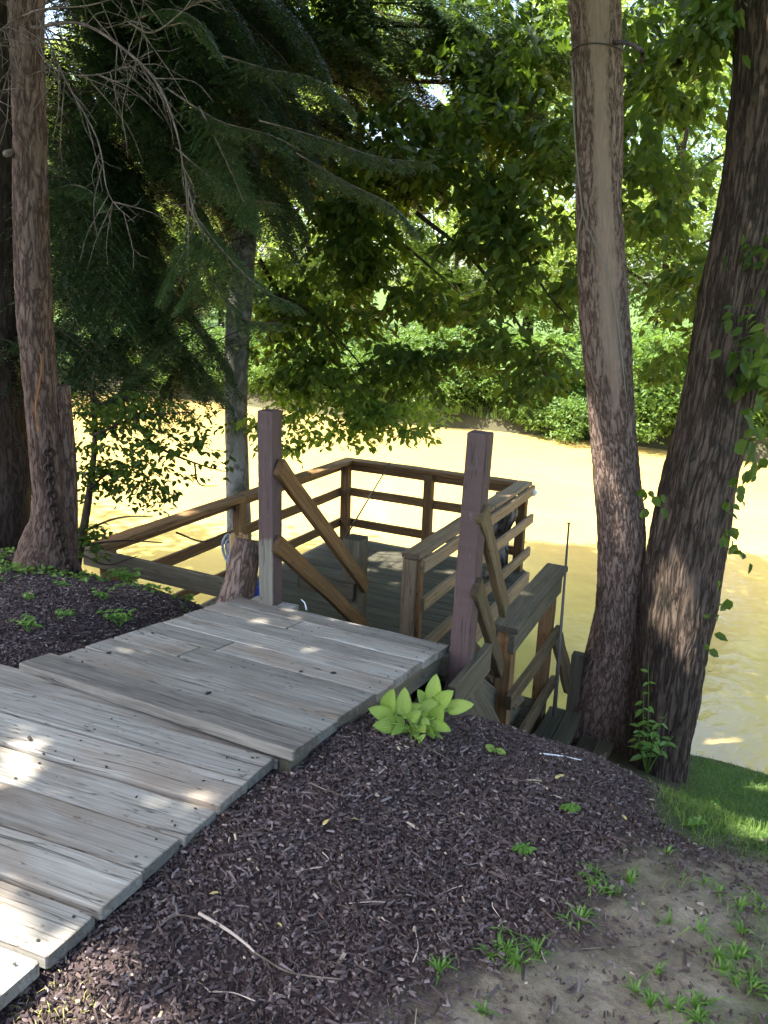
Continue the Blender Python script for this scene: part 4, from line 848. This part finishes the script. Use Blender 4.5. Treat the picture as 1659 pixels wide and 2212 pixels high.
# ------------------------------------------------------------------ hosta and weeds
def hosta_leaf(mb, base, tip_dir, L, w, droop, roll, stem_from=None, face=None):
    d = nrm(tip_dir); sd = nrm(np.cross(d, zz if face is None else face)); n_ = np.cross(sd, d); sd = nrm(sd*math.cos(roll)+n_*math.sin(roll)); n_ = np.cross(sd, d); nu, nv = 11, 8
    V = []; g = []; mk = []
    for i in range(nu):
        f = i/(nu-1); hw = w*(math.sin(math.pi*min(1, f**.72))**.62)*(1-.15*f)+.0004; p = base+d*L*f+n_*(-droop*L*f*f)
        for j in range(nv+1):
            x = -1+2*j/nv; V.append(p+sd*hw*x+n_*(abs(x)**1.5*hw*.35-.02*L*math.cos(x*9)*math.sin(math.pi*f)*.25)-d*(.10*L*abs(x)**2*(1-f)**2*2)); g.append((x, f, 0)); mk.append(max(abs(x), f**6))
    F = [(i*(nv+1)+j, i*(nv+1)+j+1, (i+1)*(nv+1)+j+1, (i+1)*(nv+1)+j) for i in range(nu-1) for j in range(nv)]
    mb.add(V, F, g, .25+.75*rng.random(), mk)
    if stem_from is not None:
        mb.tube(spline([stem_from, (stem_from+base)/2+vec(0, 0, .02), base+d*.01], 6), np.linspace(.004, .003, 6), 6, .3)
hb = gat(895, 1592)
H = thing('hosta', hb, 'lime green hosta clump with dark edged leaves beside the boardwalk', 'plant')
for (u0, v0, u1, v1, w, dd) in [(838, 1540, 846, 1478, .030, 0), (868, 1550, 878, 1462, .036, -.02), (905, 1545, 948, 1505, .034, 0), (850, 1552, 800, 1530, .030, -.03), (855, 1560, 812, 1570, .030, -.05), (885, 1555, 906, 1538, .028, -.05), (935, 1520, 940, 1458, .028, .03), (945, 1525, 972, 1495, .026, .02),
                          (925, 1548, 958, 1522, .026, 0), (965, 1532, 1022, 1520, .036, -.02), (915, 1560, 945, 1556, .026, -.04), (930, 1565, 972, 1575, .024, -.06), (870, 1570, 848, 1584, .022, -.07), (895, 1565, 900, 1588, .026, -.08), (912, 1572, 935, 1582, .022, -.08), (870, 1545, 905, 1520, .030, .02), (925, 1530, 905, 1490, .024, .05), (915, 1550, 925, 1575, .026, -.06), (940, 1555, 950, 1530, .026, -.02)]:
    d0 = dep(hb)+dd*.6; a = atd(u0, v0, d0); b = atd(u1, v1, d0-.03+.05*rng.normal()); mb = MB(); L_ = min(max(np.linalg.norm(b-a)*.80, .052), .098); hosta_leaf(mb, a+(b-a)*.15, b-a, L_, L_*.34, .22, rng.normal(0, .4), hb+vec(rng.normal(0, .012), rng.normal(0, .01), 0), vec(0, -.75, .65)); mb.build('leaf', MT['hosta'], H, True)
for k in range(12):
    a = k*2.4+rng.random()*.6; el = .15+.75*rng.random(); d = vec(math.cos(a)*math.cos(el), math.sin(a)*math.cos(el)-.15, math.sin(el)); r = .03+.045*rng.random(); L_ = .05+.035*rng.random()
    mb = MB(); hosta_leaf(mb, hb+d*r+vec(0, 0, .012), d+vec(0, 0, -.25), L_, L_*.35, .25, rng.normal(0, .3), hb, vec(0, -.45, .9)); mb.build('leaf', MT['hosta'], H, True)
def seedling(u, v, tips, size, label, cat='plant', group=None, name='hosta_seedling'):
    b = gat(u, v); t = thing(name, b, label, cat, group)
    for (du, dv) in tips:
        e = atd(u+du, v+dv, dep(b)-.01); mb = MB(); st = b+(e-b)*.3+vec(0, 0, .012); hosta_leaf(mb, st, e-st, max(np.linalg.norm(e-st), .03), size, .15, rng.normal(0, .4), b, vec(0, -.5, .8)); mb.build('leaf', MT['hosta'], t, True)
seedling(1068, 1632, [(-18, -22), (25, -6)], .015, 'small two leaf hosta seedling alone on mulch')
seedling(905, 1612, [(8, -20), (-4, -16)], .011, 'tiny hosta sprout with chewed leaf below the big hosta')
WG = 'small weeds in the mulch'
for (u, v, hgt, sp, nst_, size, lab, grp) in [
    (258, 1358, 45, 40, 7, .045, 'green leafy weed close to the left boardwalk edge', None), (222, 1300, 38, 30, 5, .04, 'small weed in left mulch behind the largest weed', None),
    (62, 1368, 55, 22, 5, .04, 'upright weed in left mulch bed before red trunk', None), (125, 1340, 28, 20, 4, .032, 'low green sprig in the left mulch bed', WG), (155, 1335, 20, 20, 4, .03, 'low green sprig in the left mulch bed', WG), (60, 1300, 24, 22, 4, .032, 'low green sprig in the left mulch bed', WG), (130, 1270, 20, 20, 4, .03, 'low green sprig in the left mulch bed', WG),
    (275, 1262, 40, 46, 8, .05, 'leafy weed clump on bank crest below railing corner', None), (420, 1292, 34, 40, 9, .045, 'bright weed clump at the foot of the broken stump', None), (385, 1290, 26, 30, 6, .04, 'ground weed patch left of the stump weeds', None),
    (1222, 1755, 20, 16, 5, .03, 'clover like green weed in right mulch', None), (1128, 1845, 22, 14, 6, .03, 'round leafed green weed alone in mulch', None), (1415, 1622, 16, 12, 4, .028, 'small pale weed at foot of dark trunk', None), (1545, 1745, 22, 14, 5, .03, 'broad pale weed at the mulch and lawn edge', None), (1500, 1790, 26, 20, 5, .035, 'thin weed at the mulch rim near the lawn', None), (1280, 1590, 24, 26, 6, .035, 'weed at the foot of the grey brown tree', None), (1012, 1540, 14, 16, 4, .03, 'dark weed behind hosta under stair', None),
    (1065, 1515, 26, 36, 9, .05, 'green weed growing under the stairs', None), (1090, 1470, 24, 20, 7, .045, 'green creeper under the stair brace', None)]:
    b = gat(u, v); herb('weed', b, lab, 'weed', [atd(u+rng.normal(0, sp*.6), v-hgt*(.5+.6*rng.random()), dep(b)-.03*rng.random()) for k in range(nst_)], size, MT['weed'], grp, .27, 5)
x_ = []
for (u, v, n, sp) in [(60, 1215, 60, 60), (130, 1240, 22, 40), (30, 1240, 26, 40), (170, 1255, 12, 30), (350, 1285, 24, 40)]:
    b = gat(u, v); r = rng.normal(0, sp*b[1]/FOC, (n, 2)); x_.append(onG(b[0]+r[:, 0], b[1]+r[:, 1]))
C = np.concatenate(x_)+zz*.03; tag(crown_mesh('ground_cover', [spray_leaves(C, 4, .04, .034, .1)], MT['weed'], None, True), 'green ground cover weeds round the red trunk base', 'ground cover', kind='stuff')
# ------------------------------------------------------------------ stump, chain, small things
sb = gat(510, 1302); sb[2] -= .1
STP = thing('broken_stump', sb, 'leaning broken tree stump with splintered orange top against left post', 'stump')
dS = dep(pl)+.12
a, b = atd(500, 1325, dS), atd(533, 1165, dS+.03); pp_ = spline([a, a+(b-a)*.45+vec(.012, 0, 0), b], 26)
MB().tube(pp_, np.interp(np.linspace(0, 1, 26), [0, .3, 1], [.112, .094, .080]), 22, .5, True, .08).build('bark', MT['bark_right'], STP, True)
mb = MB()
for k in range(26):
    f = rng.random(); x0 = -.076+.10*rng.random(); ang = rng.random()*3.1+3.14
    p0 = b+vec(x0, -.05*rng.random()-.005, -.06-.16*rng.random()*(x0 < 0)); p1 = b+vec(x0*.95-.01+rng.normal(0, .006), p0[1]-b[1]+rng.normal(0, .006), .005+.05*rng.random()*(1 if x0 < .01 else .3))
    mb.board(p0, p1, vec(1, .3*rng.normal(), 0), .014+.016*rng.random(), .010+.008*rng.random(), 3, .003, rng.random(), .002)
mid_ = pp_[16]
for k in range(20):
    i = int(4+rng.random()*18); q = pp_[i]; p0 = q+vec(-.088+.03*i/26.+rng.normal(0, .006), -.035-.02*rng.random(), -.06); mb.board(p0, p0+(b-a)*.28+vec(.004, 0, 0), vec(1, -.8, 0), .012+.012*rng.random(), .012, 3, .003, rng.random(), .002)
mb.build('splinters', MT['splinter'], STP)
# chain
ch = spline([atd(105, 955, dL*1.0), atd(106, 1010, dL), atd(110, 1060, dL), atd(118, 1110, dL), atd(130, 1165, dL), atd(145, 1215, dL), atd(162, 1238, dL), atd(172, 1248, dL)], 25)
tr0 = dep(cl3[4])
CHN = thing('chain', ch[-1], 'rusty iron chain hanging down beside the red brown trunk', 'chain')
for i in range(24):
    u_, v_, w_ = proj(ch[i]); 
    yfront = np.interp(ch[i][2], cl3[:, 2], cl3[:, 1]-rd3)-.03 if i < 20 else dL-.16
    c0 = ch[i]; c1 = ch[i+1]; f0 = yfront/c0[1]; c0 = CAM+(c0-CAM)*f0; c1 = CAM+(c1-CAM)*f0; d = nrm(c1-c0); L = np.linalg.norm(c1-c0)*.78
    sd = nrm(np.cross(d, vec(0, 1, 0))); sd = sd if i % 2 else nrm(np.cross(d, sd)+sd*.5); th = np.linspace(0, 2*math.pi, 15)
    mb = MB(); mb.tube([(c0+c1)/2+d*L*math.cos(q_)*.85+sd*.024*math.sin(q_) for q_ in th], .0095, 7, .5, False); mb.build('link', MT['chain'], CHN, True)
def simple(name, mb, mat, label, cat, group=None, smooth=True): return tag(mb.build(name, MT[mat], None, smooth), label, cat, group)
# fishing rod leaning in the far corner, metal rod by the stairs
a, b = atd(835, 1012, dep(mBC)-.25), atd(743, 1166, dep(Cc)-.35)
mb = MB(); mb.tube([b, (a+b)/2, a, a+(a-b)*.08], [.010, .008, .006, .005], 8); simple('fishing_rod', mb, 'rod', 'thin fishing rod leaning across dock corner railing', 'fishing rod')
a, b = atd(1197, 1548, 4.5), atd(1229, 1130, 4.75); mb = MB(); mb.tube([a, (a+b)/2, b], [.013, .009, .006], 8); mb.tube([b-(b-a)*.004, b+(b-a)*.002], .011, 8); simple('rod', mb, 'rod', 'tall thin upright rod standing between lower stairs and grey trunk', 'rod')
# white ball on the railing corner
def uvs(mb, c, r, n=12, sz=1.):
    th = np.linspace(0, math.pi, n); mb.tube([c+vec(0, 0, -math.cos(q)*r*sz) for q in th], np.maximum(np.sin(th)*r, .0005), 18)
mb = MB(); uvs(mb, atd(1153, 1064, dep(Bc)+.05), .036, 16); simple('float_ball', mb, 'white', 'white round float hung at the outer dock railing corner', 'float')
# gnarled log inside the railing
lb = A+dl*2.28-dc*.17; mb = MB()
lp = [lvl(lb, DK), lvl(lb+dc*.03, .9), lvl(lb+dc*.0, 1.15), lvl(lb+dc*.035, 1.38), lvl(lb+dc*.03+dl*.03, 1.56)]
mb.tube(spline(lp, 30), np.interp(np.linspace(0, 1, 30), [0, .25, .5, .75, 1], [.12, .075, .10, .12, .09]), 22, .5, True, .22)
MT['lichen'] = bark('lichen_log_bark', (.02, .016, .014), (.06, .05, .045), (.13, .115, .10), 22, 14, 1., .03, moss=(.36, .36, .33))
simple('gnarled_log', mb, 'lichen', 'gnarled dark log with pale lichen patches standing inside dock railing', 'log')
# things round the stump
mb = MB(); c0 = atd(548, 1278, dep(pl)+.2); mb.tube(spline([c0-zz*.10, c0-zz*.03, c0+zz*.03, c0+zz*.05], 10), np.interp(np.linspace(0, 1, 10), [0, .5, .9, 1], [.05, .06, .064, .05]), 16); simple('bucket', mb, 'blue', 'blue plastic bucket tucked behind the left post', 'bucket')
mb = MB()
for r_, o_x in ((.055, 0), (.065, .012), (.045, .02)):
    c0 = atd(489+o_x*300, 1185, dep(pl)+.55); mb.tube([c0+vec(math.cos(q)*r_*.45, .02*math.sin(q*2), math.sin(q)*r_*1.4) for q in np.linspace(0, 6.2, 22)], .006, 7)
simple('coiled_tube', mb, 'hose', 'grey coiled tubing hanging behind the broken stump', 'tubing')
mb = MB(); c0 = rail_at(pl+ac*.16+hAZ*.05, 1.60); mb.tube(spline([c0+vec(0, 0, .16), c0+vec(.02, 0, .14), c0+vec(.03, 0, .10)], 8), np.linspace(.002, .005, 8), 7); simple('plastic_scrap', mb, 'white', 'white curled plastic scrap at foot of left post', 'scrap')
mb = MB(); c0 = rail_at(pl+ac*.20+hAZ*.12, 1.53); mb.tube(spline([c0-ac*.05, c0+zz*.03, c0+ac*.07-zz*.02], 12), np.interp(np.linspace(0, 1, 12), [0, .5, 1], [.02, .045, .02]), 12, .5, True, .3); simple('rag', mb, 'tan', 'crumpled tan rag on the stair beside left post', 'rag')
# rope and wire on the right tree
mb = MB(); off = rd[-1]
def onR(u, v, dr=.0):     # point on the front of the main right trunk
    P = aty(u, v, 3.); zz_ = P[2]
    for k in range(6):
        zc_ = P[2]; cx = np.interp(zc_, cl[:, 2], cl[:, 0]); cy = np.interp(zc_, cl[:, 2], cl[:, 1]); r = np.interp(zc_, cl[:, 2], rd)*1.03
        yy = cy-math.sqrt(max(r*r-min((P[0]-cx)**2, r*r), 0))-dr; P = aty(u, v, yy)
    return P
mb.tube(spline([onR(1235, 130, .02), onR(1242, 300, .02), onR(1260, 460, .01), onR(1292, 540, .008), onR(1320, 610, .008), onR(1340, 740, .01), onR(1352, 850, .01)], 60), .0038, 6); mb.tube(spline([onR(1258, 462, .012), onR(1250, 500, .015), onR(1247, 570, .015)], 12), .0042, 6); mb.tube(spline([onR(1232, 130, .02), onR(1238, 170, .03), onR(1243, 300, .03), onR(1258, 455, .014)], 24), .0035, 6)
simple('rope', mb, 'rope', 'thin grey rope knotted and draped down the bare stripped trunk', 'rope')
mb = MB(); zc_ = onR(1290, 95)[2]; cx = np.interp(zc_, cl[:, 2], cl[:, 0]); cy = np.interp(zc_, cl[:, 2], cl[:, 1]); r = np.interp(zc_, cl[:, 2], rd)+.008
mb.tube([vec(cx+math.cos(q)*r, cy+math.sin(q)*r, zc_+.008*math.sin(q*2)) for q in np.linspace(0, 2*math.pi, 40)], .0045, 6, .5, False); simple('wire_band', mb, 'rod', 'dark wire band round the bare stripped trunk near the top', 'wire')
a, b = onR(1330, 92), aty(1385, 108, 3.05); mb = MB(); mb.tube(spline([a, (a+b)/2+zz*.01, b, b+vec(.0, 0, -.04)], 10), np.linspace(.012, .006, 10), 8); mb.build('branch_stub', MT['bark_dark'], TRt, True)
# sticks, seeds and leaf litter
def stick(pts, r, mat, label, lift=.014):
    P = [gat(u, v)+zz*lift for u, v in pts]; mb = MB(); mb.tube(spline(P, 14), np.linspace(r, r*.6, 14), 7, .5, True, .1); simple('stick', mb, mat, label, 'stick')
stick([(1166, 1635), (1210, 1640), (1255, 1649)], .0035, 'white', 'thin white stick on mulch near the grey brown tree')
stick([(430, 1985), (490, 2018), (530, 2050), (550, 2068)], .0042, 'pale', 'pale curved stick on mulch beside the lower boardwalk')
stick([(550, 2068), (610, 2105), (660, 2118), (740, 2128)], .003, 'twig', 'grey stick trailing on from the pale curved stick')
stick([(920, 1622), (950, 1640), (975, 1655)], .0025, 'twig', 'short fine twig below the chewed hosta sprout')
stick([(1085, 1690), (1150, 1700), (1190, 1712)], .0022, 'twig', 'long fine brown twig across the upper right mulch')
stick([(670, 1700), (700, 1715), (745, 1730)], .003, 'twig', 'short twig near step of the boardwalk')
stick([(435, 2000), (380, 1990), (330, 2030)], .0025, 'twig', 'brown twig between boardwalk and pale stick')
for k in range(26):
    c0 = gat(330+1050*rng.random(), 1720+470*rng.random()); a = rng.random()*6.28; L_ = .03+.07*rng.random()
    if c0[0] < -.3 and c0[1] < 1.9: continue
    P = [onG(np.array([c0[0]+math.cos(a)*L_*f+.006*rng.normal()]), np.array([c0[1]+math.sin(a)*L_*f+.006*rng.normal()]))[0]+zz*(.010+.006*rng.random()) for f in (-.5, 0, .5)]
    mb = MB(); mb.tube(spline(P, 9), np.linspace(.0018, .0009, 9), 5); simple('twig', mb, 'pale' if rng.random() < .4 else 'twig', 'thin short twig lying among the mulch chips', 'twig', 'twigs among the mulch')
b_ = gat(110, 2195); n = 90; r = rng.normal(0, .035, (n, 2)); V, F, tn = blades(onG(b_[0]+r[:, 0]*1.8, b_[1]+r[:, 1]), .026, .0014, 1.3); MT['drygrass'] = leafmat('dry_grass_blade', (.20, .20, .06), (.36, .33, .12), (.4, .4, .1), .25)
tag(np_mesh('dry_grass', V, F, MT['drygrass'], None, {'tone': tn}), 'pale dry grass at the near foot of the boardwalk', 'grass', kind='stuff')
LG = 'dark seeds fallen on the boardwalk'
def onwalk_pt(u, v): return atz(u, v, 1.80+.012) if v < 1480 else atz(u, v, 1.91)
def wpt(u, v):
    nrm_, p0 = (un, P0) if v < 1530 else (un2, S2); d = ray(u, v); return CAM+d*(((p0-CAM)@nrm_)/(d@nrm_))
for (u, v, r) in [(235, 1413, 7), (178, 1432, 5), (720, 1456, 8), (650, 1453, 6), (374, 1335, 6), (330, 1370, 5), (64, 1598, 11), (95, 1632, 6), (160, 1645, 6), (230, 1660, 7), (545, 1640, 5), (490, 1640, 5), (440, 1690, 5), (372, 1778, 5), (295, 1725, 5), (605, 1600, 5), (450, 1500, 9), (300, 1480, 8)]:
    c0 = wpt(u, v)+zz*.006; rr_ = r*dep(c0)/FOC*.55; a = rng.random()*3; d = vec(math.cos(a), math.sin(a), 0); mb = MB(); mb.tube([c0-d*rr_*1.6, c0-d*rr_, c0, c0+d*rr_, c0+d*rr_*1.6], np.array([.15, .75, 1, .7, .15])*rr_*.7, 8)
    simple('seed', mb, 'cone', 'small dark fallen seed lying on the weathered boardwalk planks', 'seed', LG)
def litter(u, v, L, mat, label, group):
    c0 = gat(u, v)+zz*.018; a = rng.random()*6.28; d = vec(math.cos(a), math.sin(a), .15); d = nrm(d); mb = MB(); hosta_leaf(mb, c0, d, L, L*.28, .1, rng.normal(0, .4)); simple('fallen_leaf', mb, mat, label, 'leaf', group)
YG = 'yellow leaf scraps on the mulch'
for (u, v) in [(1200, 1690), (1215, 1686), (760, 1780), (1540, 1752), (700, 1795), (1350, 1780), (600, 2010), (470, 1945), (330, 1400), (200, 1245), (350, 1320), (300, 1290)]:
    litter(u, v, .014+.018*rng.random(), 'yleaf', 'small dry yellow leaf scrap lying on the dark mulch', YG)
# ------------------------------------------------------------------ camera, light, world
cam = bpy.data.cameras.new('camera'); co = bpy.data.objects.new('camera', cam); col.objects.link(co); sc.camera = co
from mathutils import Matrix
co.matrix_world = Matrix(((RT[0], UP[0], -FW[0], 0), (RT[1], UP[1], -FW[1], 0), (RT[2], UP[2], -FW[2], CZ), (0, 0, 0, 1)))
cam.sensor_fit = 'VERTICAL'; cam.sensor_height = 24; cam.lens = 24*FOC/CH; cam.clip_start = .05; cam.clip_end = 1000
sl = bpy.data.lights.new('sun', 'SUN'); sl.energy = 4.2; sl.angle = R(.53); sl.color = (1, .95, .86); so = bpy.data.objects.new('sun', sl); col.objects.link(so)
from mathutils import Vector
so.rotation_euler = Vector(tuple(SUN)).to_track_quat('Z', 'Y').to_euler(); so.location = (0, 0, 20)
w = bpy.data.worlds.new('World'); sc.world = w; w.use_nodes = True; nt = w.node_tree; nt.nodes.clear()
sky = nt.nodes.new('ShaderNodeTexSky'); sky.sky_type = 'NISHITA'; sky.sun_disc = False; sky.sun_elevation = SUN_EL; sky.sun_rotation = SUN_AZ; sky.dust_density = 3.5
bg = nt.nodes.new('ShaderNodeBackground'); bg.inputs[1].default_value = .13; wo = nt.nodes.new('ShaderNodeOutputWorld')
nt.links.new(sky.outputs[0], bg.inputs[0]); nt.links.new(bg.outputs[0], wo.inputs[0])
sc.view_settings.view_transform = 'Standard'; sc.view_settings.look = 'None'; sc.view_settings.gamma = 1; sc.view_settings.exposure = 2.65
sc.render.engine = 'CYCLES'; cy = sc.cycles; cy.max_bounces = 7; cy.diffuse_bounces = 4; cy.glossy_bounces = 3; cy.transmission_bounces = 4; cy.transparent_max_bounces = 4; cy.use_denoising = True
cy.use_adaptive_sampling = True; cy.adaptive_threshold = .02; cy.caustics_reflective = False; cy.caustics_refractive = False; cy.sample_clamp_indirect = 8
